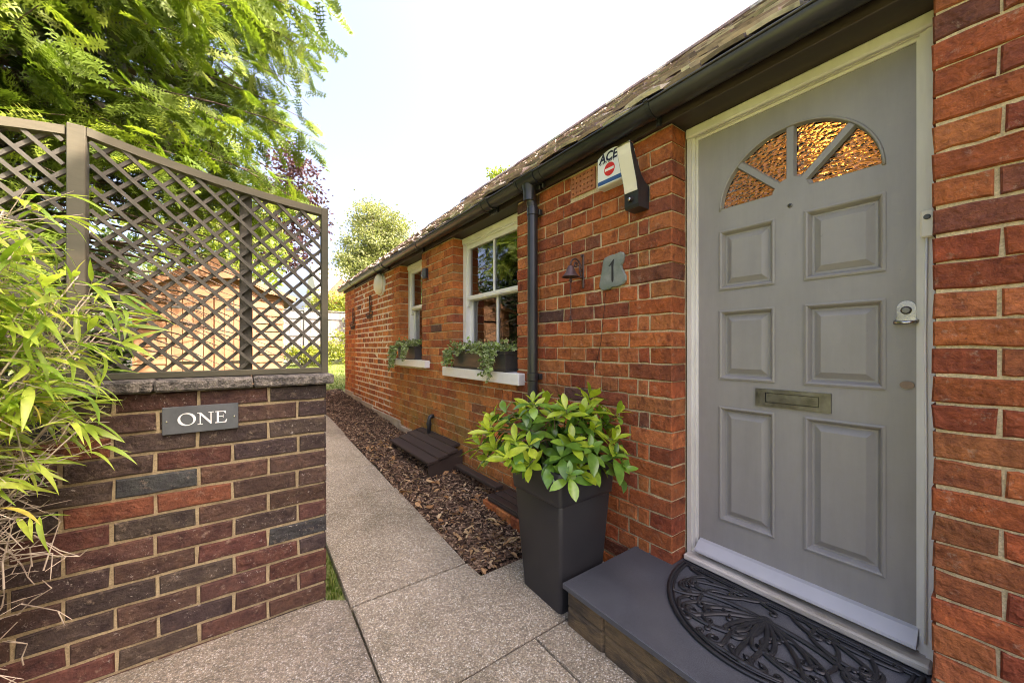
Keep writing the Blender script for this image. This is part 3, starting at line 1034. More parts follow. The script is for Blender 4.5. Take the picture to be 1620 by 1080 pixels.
# jambs and head as a moulded frame (three steps)
for x0, x1, wd in ((FX, .175, .020), (FX + .010, .180, .034), (FX + .022, .19, .042)):
    o0, o1, zt = DOOR[0] + .006, DOOR[1] - .004, 2.195
    fr_.add(prism([[(o0, .19), (o0 + wd, .19), (o0 + wd, zt - wd * 1.35), (o1 - wd, zt - wd * 1.35), (o1 - wd, .19), (o1, .19), (o1, zt), (o0, zt)]], x0, x1, YZ))
dframe = fr_.build('door_frame', MAT['frame_white'], house)
mk('head_moulding', *box(FX - .014, FX + .012, DOOR[0] + .004, DOOR[1] - .002, 2.150, 2.1955, .006), MAT['frame_white'], dframe)
mk('threshold', *box(.075, .19, DOOR[0] + .010, DOOR[1] - .010, .178, .205, .006), MAT['doorsill'], dframe)
DX = .150
D0, D1, DZ0, DZ1 = .196, .909, .222, 2.142
panels = []
for (a, b_) in ((.279, .495), (.599, .808)):
    for (c, d) in ((1.425, 1.683), (1.027, 1.327), (.398, .899)):
        panels.append((a, b_, c, d))
FC = (.5445, 1.772); FR = .262


def sector(a0, a1, r0, r1, n_=10, gap=.012):
    """fan pane outline between angles with parallel-sided bars"""
    def pt(r, a, side):
        off = math.asin(min(.9, gap / r))
        aa = a + off if side == 0 else a - off
        return (FC[0] + r * math.cos(aa), FC[1] + r * math.sin(aa))
    def mid(r, t):
        a_0 = a0 + math.asin(min(.9, gap / r)); a_1 = a1 - math.asin(min(.9, gap / r))
        a_ = a_0 + (a_1 - a_0) * t
        return (FC[0] + r * math.cos(a_), FC[1] + r * math.sin(a_))
    return [mid(r1, t) for t in np.linspace(0, 1, n_)] + [mid(r0, t) for t in np.linspace(1, 0, 4)]


secs = []
for i in range(4):
    secs.append(sector(i * math.pi / 4 + (.0 if i else -.0), (i + 1) * math.pi / 4, .062, FR))
hol = [[(a, c), (a, d), (b_, d), (b_, c)] for a, b_, c, d in panels]
dmb = MB().add(prism([[(D0, DZ0), (D1, DZ0), (D1, DZ1), (D0, DZ1)]] + hol + [s[::-1] for s in secs], DX, DX + .044, YZ))
door = dmb.build('front_door', MAT['door'], house)
door['label'] = 'grey panelled front door with amber fanlight'


def ringrect(a, b_, c, d, steps):
    """stepped rectangular moulding: steps = [(inset, x)]"""
    V = []; F = []
    for s, x in steps:
        V += [(x, a + s, c + s), (x, b_ - s, c + s), (x, b_ - s, d - s), (x, a + s, d - s)]
    for k in range(len(steps) - 1):
        for i in range(4):
            j = (i + 1) % 4
            F.append((k * 4 + i, k * 4 + j, k * 4 + 4 + j, k * 4 + 4 + i))
    k = (len(steps) - 1) * 4
    F.append((k, k + 1, k + 2, k + 3))
    return V, F


for a, b_, c, d in panels:
    mk('door_panel', *ringrect(a, b_, c, d, [(-.001, DX + .0015), (-.004, DX - .005), (.003, DX - .007), (.008, DX - .004), (.014, DX + .007), (.017, DX + .014), (.024, DX + .014), (.044, DX + .003), (.046, DX + .002)]), MAT['door'], door)
for s in secs:
    mk('fanlight_pane', *prism([s], DX + .020, DX + .026, YZ), MAT['amber'], door)
# beading round each pane
for s in secs:
    cxm = sum(p[0] for p in s) / len(s); czm = sum(p[1] for p in s) / len(s)
    inn_ = [(p[0] + (cxm - p[0]) * .075, p[1] + (czm - p[1]) * .075) for p in s]
    V = [(DX - .002, *p) for p in s] + [(DX + .018, *p) for p in inn_]
    nn = len(s)
    mk('pane_bead', V, [(i, (i + 1) % nn, nn + (i + 1) % nn, nn + i) for i in range(nn)], MAT['door'], door)
arch = [(FC[0] + (FR + .003) * math.cos(a), FC[1] + (FR + .003) * math.sin(a)) for a in np.linspace(0.02, math.pi - .02, 33)]
mk('arch_bead', *tube([(DX - .001, *p) for p in arch], .0055, 6), MAT['door'], door, True)
# weatherboard
mk('weatherboard', *prism([[(DX + .001, .226), (DX - .052, .226), (DX - .058, .231), (DX - .056, .240), (DX - .018, .272), (DX + .001, .276)]], D0 + .004, D1 - .012, XZ), surf('weatherboard_paint', [(.40, .395, .40), (.47, .465, .47)], 5, .45, .06, .2, 60, .001), door)
# letter plate, pull, lock, viewer
lp = mk('letter_plate', *prism([[(.417, .925), (.664, .925), (.664, .996), (.417, .996)], [(.452, .941), (.452, .981), (.628, .981), (.628, .941)]], DX - .008, DX, YZ), MAT['pewter'], door)
mk('flap', *box(DX - .005, DX - .001, .453, .627, .942, .980, .0015), MAT['pewter'], lp)
pz = 1.282; pyc = .2275
outl = [(pyc - .022, 1.252), (pyc + .022, 1.252)] + [(pyc + .022 * math.cos(a), 1.292 + .024 * math.sin(a)) for a in np.linspace(0, math.pi, 13)]
hd = mk('door_pull', *prism([outl], DX - .006, DX, YZ), MAT['chrome'], door)
mk('pull_lip', *tube([(DX - .006, pyc - .024, 1.250), (DX - .020, pyc - .024, 1.246), (DX - .022, pyc, 1.245), (DX - .020, pyc + .024, 1.246), (DX - .006, pyc + .024, 1.250)], .006, 8), MAT['chrome'], hd, True)
mk('keyhole_cover', *lathe([(.013, 0), (.013, .004), (.009, .008), (.004, .008)], 18, (DX - .006, pyc, 1.285), 'x'), MAT['pewter'], hd, True, autosmooth=40)
ov = [(.0125 * math.cos(a), .0105 * math.sin(a)) for a in np.linspace(0, 2 * math.pi, 19)[:-1]]
mk('mortice_lock', *prism([[(.226 + 1.35 * y, 1.044 + 1.2 * z) for y, z in ov]], DX - .006, DX, YZ), MAT['bronze'], door)
dv = mk('door_viewer', *lathe([(.008, 0), (.008, .003), (.005, .004)], 14, (DX, .5445, 1.722), 'x'), MAT['pewter'], door, True)
mk('lens', *lathe([(.0045, .0041), (.003, .0055)], 12, (DX, .5445, 1.722), 'x'), MAT['ink'], dv)
# hall lamp behind the amber fanlight (its glow shows in the glass)
hl = thing('hall_lamp', (.64, .56, 2.19), 'warm hall ceiling lamp glowing through the amber fanlight', 'lamp')
mm = NT('lamp_glow'); em = mm.n('Emission', i_Color=(1, .62, .25), i_Strength=2.2); mm.t.links.new(em.outputs[0], mm.out.inputs[0])
mk('bulb', *lathe([(.004, -.03), (.04, -.022), (.06, 0), (.062, .02)], 16, (.64, .56, 2.19)), mm.m, hl, True)
mk('ceiling_rose', *lathe([(.068, .02), (.075, .03), (.075, .058)], 16, (.64, .56, 2.19)), MAT['white'], hl, True, autosmooth=40)
pd_ = bpy.data.lights.new('hall_lamp_light', 'POINT'); pd_.energy = 2.4; pd_.color = (1, .74, .45); pd_.shadow_soft_size = .035
po = bpy.data.objects.new('hall_lamp_light', pd_); po.location = (.95, .56, 1.80); link(po, hl)

# bell push on the frame
bp_ = thing('bell_push', (.12, .176, 1.5), 'small cream door bell push on the right of the door frame', 'bell push')
mk('housing', *box(FX - .016, FX - .001, .163, .193, 1.503, 1.588, .004), MAT['cream'], bp_)
mk('button', *lathe([(.008, 0), (.008, .003), (.005, .005)], 14, (FX - .016, .178, 1.565), 'x'), MAT['slate_sign'], bp_)
mk('cable', *tube([(FX - .006, .180, 1.505), (FX - .006, .183, 1.2), (FX - .006, .181, .8), (FX - .006, .182, .25)], .003, 6), MAT['white'], bp_, True)

# ================================================================== door step, mat, pot
step = thing('door_step', (-.2, .3, 0), 'dark grey slate door step on a mossy brown riser', 'step')
mk('slab', *box(-.497, .11, -2.2, 1.152, .148, .172, .003), MAT['step_slate'], step)
mb = MB()
y = -2.2
while y < 1.14:
    L = R.uniform(.34, .5); y2 = min(1.140, y + L)
    if 1.14 - y2 < .12: y2 = 1.140
    mb.add(box(-.484 + R.uniform(-.004, .003), -.2, y + .002, y2 - .002, -.02, .0775, .009)); mb.add(box(-.482 + R.uniform(-.004, .004), -.2, y + .002 + .0, y2 - .002, .080, .1475, .007))
    y = y2
mb.add(box(-.474, -.19, -2.2, 1.136, -.02, .1478))
mb.build('riser', MAT['riser'], step)

mat_ = thing('doormat', (-.1, .553, .175), 'black rubber half moon doormat with scrolled openwork at the front door', 'doormat')
MC, MX, MA, MB_ = .553, .070, .372, .428      # centre Y, straight edge X, half width, depth
mz = .1785


def P2(p, q, z=0): return (MX - q, MC + p, mz + z)


def inside(p, q, k=1.0):
    return q > .012 and (p / MA) ** 2 + (q / MB_) ** 2 < k


rim = MB()
for k, rr in ((1.0, .0075), (.955, .0045)):
    pts = [P2(MA * k * math.cos(a), .012 + (MB_ * k - .012) * math.sin(a)) for a in np.linspace(0, math.pi, 61)]
    rim.add(tube(pts, rr, 8, flat=.75))
    rim.add(tube([P2(-MA * k, .012 + (1 - k) * .3), P2(MA * k, .012 + (1 - k) * .3)], rr, 8, flat=.75))
rim.build('rim', MAT['rubber'], mat_, True, autosmooth=60)
scr = MB()
H0 = (0.0, .135)


def curl(p, q, a, L, turn, r0=.0062, spiral=True, sgn=1):
    """a stroke from (p,q) heading a, bending by `turn`, ending in a spiral"""
    pts = []; x, y_ = p, q
    n1 = 12
    for i in range(n1):
        if not inside(x, y_, .93): break
        pts.append((x, y_)); a += turn / n1
        x += math.cos(a) * L / n1; y_ += math.sin(a) * L / n1
    if spiral and len(pts) > 4:
        rr = L * .13
        st = .35
        for i in range(16):
            a += sgn * st
            x += math.cos(a) * rr * st; y_ += math.sin(a) * rr * st
            rr *= .925
            if not inside(x, y_, .95): break
            pts.append((x, y_))
    if len(pts) < 4: return
    n_ = len(pts)
    rads = [r0 * 1.35 * (1.0 - .3 * (i / n_)) for i in range(n_)]
    rads[-1] = r0 * 1.6
    scr.add(tube([P2(a_, b_) for a_, b_ in pts], rads, 6, flat=.8))


for i in range(13):
    t = i / 12 * 2 - 1
    a = math.pi / 2 + t * 1.75
    sg = -1 if t < 0 else 1
    L = .235 if i % 2 == 0 else .165
    if abs(t) > .75: L *= 1.15
    curl(H0[0], H0[1], a, L, -sg * .75 if t else 0.001, .0068, True, -sg if i % 2 else sg)
scr.add(lathe([(.026, -.004), (.026, .003), (.017, .006), (.004, .0065)], 16, P2(*H0)))
for sg in (-1, 1):
    for (p, q, a, L, tu, s2) in ((.10, .03, .25, .2, .35, 1), (.19, .05, .1, .13, -.3, -1), (.12, .09, .9, .16, -1.0, -1), (.20, .12, 1.2, .12, .8, 1), (.27, .06, 1.0, .1, .7, 1),
                                 (.06, .30, .5, .14, -.7, -1), (.15, .29, .1, .12, .9, 1), (.23, .2, .9, .1, -.9, -1), (.02, .39, .1, .1, -.4, -1), (.05, .03, .9, .1, -.6, -1), (.30, .14, 1.7, .08, .9, 1), (.14, .19, .35, .13, .9, 1), (.03, .25, 1.2, .11, -1.1, -1), (.25, .27, 1.9, .1, .7, 1)):
        aa = a if sg > 0 else math.pi - a
        curl(p * sg, q, aa, L, tu * sg, .0055, True, s2 * sg)
        curl(p * sg, q, aa + math.pi * .9, L * .55, -tu * sg, .005, True, -s2 * sg)
scr.build('scrollwork', MAT['rubber'], mat_, True, autosmooth=60)

PX, PYc = -.342, 1.318
pot = thing('planter', (PX, PYc, 0), 'tall tapered square charcoal planter beside the door step', 'planter')


def sq(h, hw, r=.018, c=(PX, PYc)):
    out = []
    for sx, sy, a0 in ((1, 1, 0), (-1, 1, 90), (-1, -1, 180), (1, -1, 270)):
        for k in range(4):
            a = rad(a0 + k * 30)
            out.append((c[0] + sx * (hw - r) + r * math.cos(a), c[1] + sy * (hw - r) + r * math.sin(a), h))
    return out


def loft(rings, close_top=True):
    n_ = len(rings[0]); V = [p for r_ in rings for p in r_]; F = []
    for i in range(len(rings) - 1):
        for k in range(n_):
            k2 = (k + 1) % n_
            F.append((i * n_ + k, i * n_ + k2, (i + 1) * n_ + k2, (i + 1) * n_ + k))
    F.append(tuple(range(n_ - 1, -1, -1)))
    if close_top: F.append(tuple((len(rings) - 1) * n_ + k for k in range(n_)))
    return V, F


mk('pot_body', *loft([sq(.0, .128), sq(.004, .132), sq(.30, .152), sq(.475, .163), sq(.482, .161), sq(.487, .166)]), MAT['pot'], pot, True, autosmooth=35)
mk('pot_rim', *loft([sq(.486, .168), sq(.490, .171), sq(.505, .172), sq(.625, .181), sq(.632, .178), sq(.632, .166), sq(.60, .162)]), MAT['pot'], pot, True, autosmooth=35)
mk('compost', *loft([sq(.585, .16), sq(.604, .158)]), MAT['soil'], pot)

# ------------------------------------------------------------------ leaves
def leaf_mesh(L, W_, prof, bend, fold, nseg=6, twist=0.0):
    V = []; F = []
    for i in range(nseg + 1):
        t = i / nseg
        wd = W_ * prof(t)
        x = L * t * (1 - .12 * abs(bend) * t); z = -bend * L * t * t * .5
        tw = twist * t
        for s in (-1, 0, 1):
            yv = s * wd; zz_ = z + abs(s) * wd * fold
            V.append((x, yv * math.cos(tw) - (zz_ - z) * math.sin(tw), z + yv * math.sin(tw) + (zz_ - z) * math.cos(tw)))
    for i in range(nseg):
        for s in (0, 1):
            a = i * 3 + s
            F.append((a, a + 3, a + 4)); F.append((a, a + 4, a + 1))
    return V, F


obov = lambda t: max(.04, math.sin(math.pi * min(1, t ** 1.45 * .93 + .02)) ** .8) if t < .995 else .03
ellip = lambda t: max(.035, math.sin(math.pi * min(1, t ** 1.22 * .97 + .01)) ** .85) if t < .995 else .03
lanc = lambda t: max(.03, (math.sin(math.pi * t ** .62)) ** .9) if t < .995 else .02


def data_mesh(name, vf, mat, smooth=True):
    me = bpy.data.meshes.new(name)
    me.from_pydata([tuple(v) for v in vf[0]], [], vf[1])
    if smooth: me.polygons.foreach_set('use_smooth', [True] * len(me.polygons))
    me.materials.append(mat)
    me.update()
    return me


def place(name, me, M, parent):
    o = bpy.data.objects.new(name, me)
    o.matrix_basis = Matrix(M.tolist()) if not isinstance(M, Matrix) else M
    link(o, parent)
    return o


shrub = thing('shrub', (PX, PYc, .604), 'bushy evergreen shrub with glossy yellow green leaves in the charcoal planter', 'shrub')
ym = [data_mesh('leaf', leaf_mesh(1, .195, ellip, b_, f_, 6), MAT['young']) for b_, f_ in ((.15, .25), (.35, .3), (-.1, .3), (.6, .2))]
om = [data_mesh('leaf', leaf_mesh(1, .205, ellip, b_, f_, 6), MAT['mature']) for b_, f_ in ((.5, .2), (.8, .25), (.3, .15), (1.0, .1))]
R.seed(31)
tips = []
stemmb = MB()
LEFT = Vector((-.809, .587, 0)); FWD = Vector((.587, .809, 0))
cand = 0
while len(tips) < 50 and cand < 4000:
    cand += 1
    a = R.uniform(0, 2 * math.pi); e = R.uniform(-.12, 1.0)
    d = Vector((math.cos(a) * math.cos(e), math.sin(a) * math.cos(e), math.sin(e)))
    rr = R.uniform(.72, 1.0)
    lat = d.dot(LEFT); fw = d.dot(FWD)
    p = Vector((PX, PYc, .64)) + (LEFT * lat * (.44 if lat > 0 else .33) + FWD * fw * .27) * rr + Vector((0, 0, d.z * .355 * rr))
    if p.x > -.075: continue
    if any((p - q).length < .075 for q, _ in tips): continue
    tips.append((p, d))
nl = 0
XM = []
R.shuffle(tips)
tips.sort(key=lambda q: (q[0] - CAM).length > 2.02)
for p, d in tips:
    base = Vector((PX + R.uniform(-.06, .06), PYc + R.uniform(-.06, .06), .60))
    mid = base.lerp(p, .55) + Vector((0, 0, .05 + R.uniform(-.02, .03)))
    stemmb.add(tube([base, mid, p], [.0045, .0035, .002], 5))
    ax = (d * .6 + Vector((0, 0, .75)) + LEFT * R.uniform(-.2, .2)).normalized()
    yng = (p.z > .69 or R.random() < .35)
    nleaf = R.randint(4, 6)
    sd = ax.orthogonal().normalized(); s2 = ax.cross(sd)
    for ring in range(2):
        for k in range(nleaf if ring else 3):
            an = k * 2.399 + R.uniform(-.3, .3) + ring
            el = R.uniform(.75, 1.15) if ring == 0 else R.uniform(.05, .55)
            dd = (sd * math.cos(an) + s2 * math.sin(an)) * math.cos(el) + ax * math.sin(el)
            L = (R.uniform(.06, .088) if ring == 0 else R.uniform(.085, .128))
            pos = p - ax * (.0 if ring == 0 else R.uniform(.005, .035))
            tipx = pos + dd * L
            if tipx.x > -.012: continue
            z_ = ax - dd * ax.dot(dd); z_.normalize(); y_ = z_.cross(dd)
            M = Matrix(((dd.x * L, y_.x * L, z_.x * L, pos.x), (dd.y * L, y_.y * L, z_.y * L, pos.y), (dd.z * L, y_.z * L, z_.z * L, pos.z), (0, 0, 0, 1)))
            young = yng and (ring == 0 or R.random() < .68)
            if nl < 262:
                place('leaf', R.choice(ym if young else om), M, shrub)
            else:
                XM.append(M)
            nl += 1
stemmb.build('branches', MAT['stem'], shrub, True)
for k in range(34):      # drooping older leaves over the rim
    a = R.uniform(0, 2 * math.pi)
    d = Vector((math.cos(a), math.sin(a), R.uniform(-.9, -.2))).normalized()
    pos = Vector((PX, PYc, .66)) + Vector((math.cos(a), math.sin(a), 0)) * R.uniform(.13, .2)
    if pos.x + d.x * .1 > -.02: continue
    L = R.uniform(.085, .12)
    z_ = (Vector((0, 0, 1)) - d * d.z).normalized(); y_ = z_.cross(d)
    M = Matrix(((d.x * L, y_.x * L, z_.x * L, pos.x), (d.y * L, y_.y * L, z_.y * L, pos.y), (d.z * L, y_.z * L, z_.z * L, pos.z), (0, 0, 0, 1)))
    place('leaf', R.choice(om), M, shrub)

for k in range(230):     # older leaves inside the bush
    u = Vector(unit(1)[0]); u.z = abs(u.z)
    pos = Vector((PX, PYc, .64)) + LEFT * u.dot(LEFT) * R.uniform(.02, .27) + FWD * u.dot(FWD) * R.uniform(.02, .18) + Vector((0, 0, R.uniform(-.02, .24)))
    d = (Vector((pos.x - PX, pos.y - PYc, 0)) * 3 + Vector((R.uniform(-.6, .6), R.uniform(-.6, .6), R.uniform(-.5, .5)))).normalized()
    L = R.uniform(.06, .10)
    if max(pos.x, pos.x + d.x * L) > -.02: continue
    z_ = (Vector((0, 0, 1)) - d * d.z).normalized(); y_ = z_.cross(d)
    XM.append(Matrix(((d.x * L, y_.x * L, z_.x * L, pos.x), (d.y * L, y_.y * L, z_.y * L, pos.y), (d.z * L, y_.z * L, z_.z * L, pos.z), (0, 0, 0, 1))))
XA = np.array([[list(r_) for r_ in M] for M in XM])
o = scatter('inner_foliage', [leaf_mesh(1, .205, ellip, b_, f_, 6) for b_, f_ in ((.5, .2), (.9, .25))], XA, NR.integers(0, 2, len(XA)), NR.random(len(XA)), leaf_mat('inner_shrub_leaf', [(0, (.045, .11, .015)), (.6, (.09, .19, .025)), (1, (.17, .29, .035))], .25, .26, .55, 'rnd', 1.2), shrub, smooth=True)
o['kind'] = 'stuff'

# ================================================================== fallen leaves on the bed
fm = [data_mesh('fallen_leaf', leaf_mesh(1, .2, obov, b_, f_, 6, t_), MAT['dryleaf']) for b_, f_, t_ in ((.5, .5, .5), (-.4, .35, -.4), (.9, .6, .2), (.2, .7, -.7))]
R.seed(77)
for k in range(120):
    y = 1.66 + 2.6 * R.random() ** 1.6; x = R.uniform(-.61, -.05)
    a = R.uniform(0, 6.28); L = R.uniform(.045, .09)
    M = Matrix.Translation((x, y, bedf(x, y) + .022)) @ Matrix.Rotation(a, 4, 'Z') @ Matrix.Rotation(R.uniform(-.35, .35), 4, 'X') @ Matrix.Rotation(R.uniform(-.3, .3), 4, 'Y') @ Matrix.Diagonal((L, L, L, 1))
    o = place('fallen_leaf', R.choice(fm), M, None)
    props(o, 'dry tan fallen leaf lying loose on the bark mulch bed', 'leaf', 'dry leaves fallen on the mulch bed')
n = 1000
yy = 1.64 + 3.6 * NR.random(n) ** 1.7; xx = NR.uniform(-.62, -.02, n)
zz = np.array([bedf(a, b_) for a, b_ in zip(xx, yy)]) + NR.uniform(.005, .022, n)
an = NR.uniform(0, 6.28, n)
D = np.stack([np.cos(an), np.sin(an), NR.normal(0, .35, n)], 1)
lt = [leaf_mesh(1, .18, lanc, b_, f_, 4, t_) for b_, f_, t_ in ((.5, .5, .5), (-.5, .4, -.5), (.9, .6, .3))]
o = scatter('leaf_litter', lt, frames(np.stack([xx, yy, zz], 1), D, NR.normal(0, .6, n), NR.uniform(.02, .048, n)), NR.integers(0, 3, n), NR.random(n), MAT['dryleaf_m'])
props(o, 'crumbled dry leaf litter mixed into the mulch', None, None, 'stuff')

# ================================================================== garden wall with the name sign
GY, GXE = 1.861, -1.284
gw = thing('garden_wall', (-2.2, 1.97, 0), 'low dark brown brick garden wall under the trellis', 'wall')
mk('mortar', *box(-3.6, GXE - .007, GY + .008, GY + .208, -.1, .998), MAT['gmortar'], gw)
GP = [((.072, .042, .031), 5), ((.086, .044, .032), 4), ((.064, .046, .036), 4.5), ((.050, .050, .050), 1.6), ((.100, .042, .030), 2.6), ((.155, .056, .030), 1.0), ((.055, .038, .033), 3)]
GF = lambda u, z, d: (u, GY + d, z)
R.seed(5)
for r in range(14):
    z1 = 1.002 - .0751 * r if r == 0 else .932 - .0751 * (r - 1)
    z0 = .932 - .0751 * r
    if z1 < -.02: continue
    x1 = GXE
    first = True
    while x1 > -2.75:
        L = (.107 + .0055 if r % 2 else .2195) if first else .225
        x0 = x1 - L + R.uniform(-.004, .004)
        j = .0052
        vf = brick_vf(x0 + j, x1 - (0 if first else j), z0 + j, z1 - (j if r else .004), .10 if first else .03, GF, .002, .0045)
        c = pick(GP)
        mk('brick', vf[0], vf[1], MAT['gbrick'], gw, cols=[c] * len(vf[0]))
        x1 = x0; first = False
xs = [-1.255, -1.556, -1.851, -2.148, -2.446, -2.744, -3.04]
for a, b_ in zip(xs[1:], xs[:-1]):
    V, F = box(a + .002, b_ - .002, 1.829, 2.10, 1.003, 1.046 + R.uniform(-.001, .002), .007)
    mk('coping_stone', V, F, MAT['coping'], gw)

sg_ = thing('name_sign', (-1.717, 1.85, .845), 'rectangular slate sign lettered ONE on the garden wall', 'sign')
mk('plate', *box(-1.829, -1.605, 1.845, 1.8575, .845, .945, .0012), MAT['slate_sign'], sg_)
SB = lambda y_: (lambda p, a: (p[0], a, p[1]))
LZ0, LH = .874, .045
t3 = XZ


def serif_rect(x0, x1, z0, z1): return [(x0, z0), (x1, z0), (x1, z1), (x0, z1)]


lo = -1.787
# O
oc = (lo + .0265, LZ0 + LH / 2)
outer = [(oc[0] + .0262 * math.cos(a), oc[1] + (LH / 2 + .001) * math.sin(a)) for a in np.linspace(0, 2 * math.pi, 41)[:-1]]
inner = [(oc[0] + .0185 * math.cos(a) * math.cos(.18) - .0205 * math.sin(a) * math.sin(.18), oc[1] + .0205 * math.sin(a)) for a in np.linspace(0, 2 * math.pi, 41)[:-1]]
mk('letter', *prism([outer, inner[::-1]], 1.8435, 1.8452, t3), MAT['signwhite'], sg_)
# N
nx = lo + .0575
mb = MB()
mb.add(prism([serif_rect(nx + .006, nx + .0092, LZ0, LZ0 + LH - .002)], 1.8435, 1.8452, t3))
mb.add(prism([serif_rect(nx + .038, nx + .0412, LZ0 - .001, LZ0 + LH - .002)], 1.8436, 1.8452, t3))
mb.add(prism([[(nx + .002, LZ0 + LH - .002), (nx + .0105, LZ0 + LH - .002), (nx + .0412, LZ0 + .006), (nx + .0412, LZ0 - .0015), (nx + .0385, LZ0 - .0015)]], 1.8434, 1.8452, t3))
for x0, x1, z in ((nx, nx + .015, LZ0 - .001), (nx + .032, nx + .0475, LZ0 + LH - .003), (nx - .001, nx + .0085, LZ0 + LH - .003)):
    mb.add(prism([serif_rect(x0, x1, z, z + .0026)], 1.8433, 1.8452, t3))
mb.build('letter', MAT['signwhite'], sg_)
# E
ex = lo + .1095
mb = MB()
mb.add(prism([serif_rect(ex + .005, ex + .0115, LZ0, LZ0 + LH - .001)], 1.8435, 1.8452, t3))
mb.add(prism([serif_rect(ex, ex + .034, LZ0 - .001, LZ0 + .0022)], 1.8434, 1.8452, t3))
mb.add(prism([serif_rect(ex, ex + .032, LZ0 + LH - .0035, LZ0 + LH - .0005)], 1.8434, 1.8452, t3))
mb.add(prism([serif_rect(ex + .011, ex + .024, LZ0 + LH * .5, LZ0 + LH * .5 + .0028)], 1.8434, 1.8452, t3))
mb.add(prism([[(ex + .034, LZ0 - .001), (ex + .037, LZ0 + .012), (ex + .0355, LZ0 + .012), (ex + .029, LZ0 + .002)]], 1.8433, 1.8452, t3))
mb.add(prism([[(ex + .032, LZ0 + LH - .0005), (ex + .033, LZ0 + LH - .011), (ex + .0317, LZ0 + LH - .011), (ex + .026, LZ0 + LH - .003)]], 1.8433, 1.8452, t3))
mb.add(prism([[(ex + .024, LZ0 + LH * .5 - .005), (ex + .0255, LZ0 + LH * .5 - .005), (ex + .0255, LZ0 + LH * .5 + .008), (ex + .024, LZ0 + LH * .5 + .008)]], 1.8433, 1.8452, t3))
mb.build('letter', MAT['signwhite'], sg_)
for x in (-1.8165, -1.6175):
    V, F = lathe([(.0032, 0), (.0032, .0015), (.002, .0022)], 10, (0, 0, 0))
    mk('screw', [(x + a, 1.845 - c, .893 + b_) for a, b_, c in V], F, MAT['chrome'], sg_)


# ------------------------------------------------------------------ trellis panels
def ztop(x):
    if x > -2.06:
        d = -1.265 - x
        return 1.812 + .055 * d + .135 * d * d
    d = -2.06 - x
    return 1.925 - .10 * d - .16 * d * d


def bar(x0, z0, x1, z1, wd, y0, y1, b=.0015):
    d = Vector((x1 - x0, z1 - z0)); L = d.length; d.normalize(); n_ = Vector((-d.y, d.x)) * wd / 2
    return prism([[(x0 - n_.x, z0 - n_.y), (x1 - n_.x, z1 - n_.y), (x1 + n_.x, z1 + n_.y), (x0 + n_.x, z0 + n_.y)]], y0, y1, XZ)


def trellis(xl, xr, label, rails_l, rails_r):
    t = thing('garden_trellis', ((xl + xr) / 2, 1.95, 1.046), label, 'trellis')
    yf = 1.935
    N_ = 14
    xs_ = np.linspace(xl, xr, N_)
    top = [(x, ztop(x)) for x in xs_]
    ou = [(x, z) for x, z in top] + [(x, z - .030) for x, z in top[::-1]]
    mk('top_rail', *prism([ou], yf - .010, yf + .028, XZ), MAT['trellis_rail'], t)
    mk('bottom_rail', *box(xl, xr, yf - .008, yf + .026, 1.048, 1.072, .002), MAT['trellis_rail'], t)
    if rails_r: mk('stile', *box(xr - .028, xr, yf - .012, yf + .029, 1.047, ztop(xr) + .004, .002), MAT['trellis_rail'], t)
    if rails_l: mk('stile', *box(xl, xl + .02, yf - .006, yf + .024, 1.047, ztop(xl) - .004, .002), MAT['trellis_rail'], t)
    zb = 1.071; a0 = xl + .012; a1 = xr - (.02 if rails_r else .004)
    for s, y0, y1 in ((-1, yf - .004, yf + .0075), (1, yf + .009, yf + .0205)):
        # slats z = zb + s*(x - c)
        c = -1.763 - .079 * 30
        while c < xr + 1.2:
            best = None
            pts = []
            for k in range(0, 400):
                z = zb + k * .0025
                x = c + (z - zb) * s
                if a0 <= x <= a1 and z < ztop(x) - .024:
                    pts.append((x, z))
            if len(pts) > 4:
                (x0, z0), (x1, z1) = pts[0], pts[-1]
                q = R.uniform(-.0015, .0015)
                mk('slat', *bar(x0, z0, x1 + s * .006, z1 + .006, .0128, y0 + q * .3, y1 + q * .3), MAT['trellis'], t)
            c += .079
    return t


tr1 = trellis(-2.032, -1.265, 'weathered diagonal lattice trellis panel sloping down to its right end', False, True)
mk('support_post', *box(-1.602, -1.558, 1.966, 2.01, 1.0465, ztop(-1.58) - .01, .003), MAT['trellis'], tr1)
tr2 = trellis(-2.75, -2.083, 'lattice trellis panel left of the square post above the bamboo', True, False)
tp_ = thing('trellis_post', (-2.056, 1.95, 1.046), 'square weathered timber post between the two trellis panels', 'post')
mk('post', *box(-2.078, -2.0335, 1.915, 1.962, 1.047, 1.932, .003), MAT['trellis_rail'], tp_)
for x in (-2.068, -2.046):
    mk('nail', *lathe([(.003, 0), (.003, .002)], 8, (x, 1.93, 1.932)), MAT['hole'], tp_)

# ================================================================== things fixed to the house wall
def text_mesh(name, body, size, mat, parent, shear=0.0, bold=0.0, M=None, extrude=.0006, sx=1.0):
    cu = bpy.data.curves.new(name, 'FONT')
    cu.body = body; cu.size = size; cu.shear = shear; cu.offset = bold; cu.extrude = extrude
    cu.resolution_u = 3
    to = bpy.data.objects.new(name, cu)
    C.objects.link(to)
    bpy.context.view_layer.update()
    me = bpy.data.meshes.new_from_object(to.evaluated_get(bpy.context.evaluated_depsgraph_get()))
    bpy.data.objects.remove(to)
    me.materials.clear(); me.materials.append(mat)
    me.name = name
    o = bpy.data.objects.new(name, me)
    o.matrix_basis = M
    link(o, parent)
    return o


def wallM(y, z, x):
    """text frame on a surface facing -X: text runs towards -Y, up is +Z"""
    return Matrix(((0, 0, -1, x), (-1, 0, 0, y), (0, 1, 0, z), (0, 0, 0, 1)))


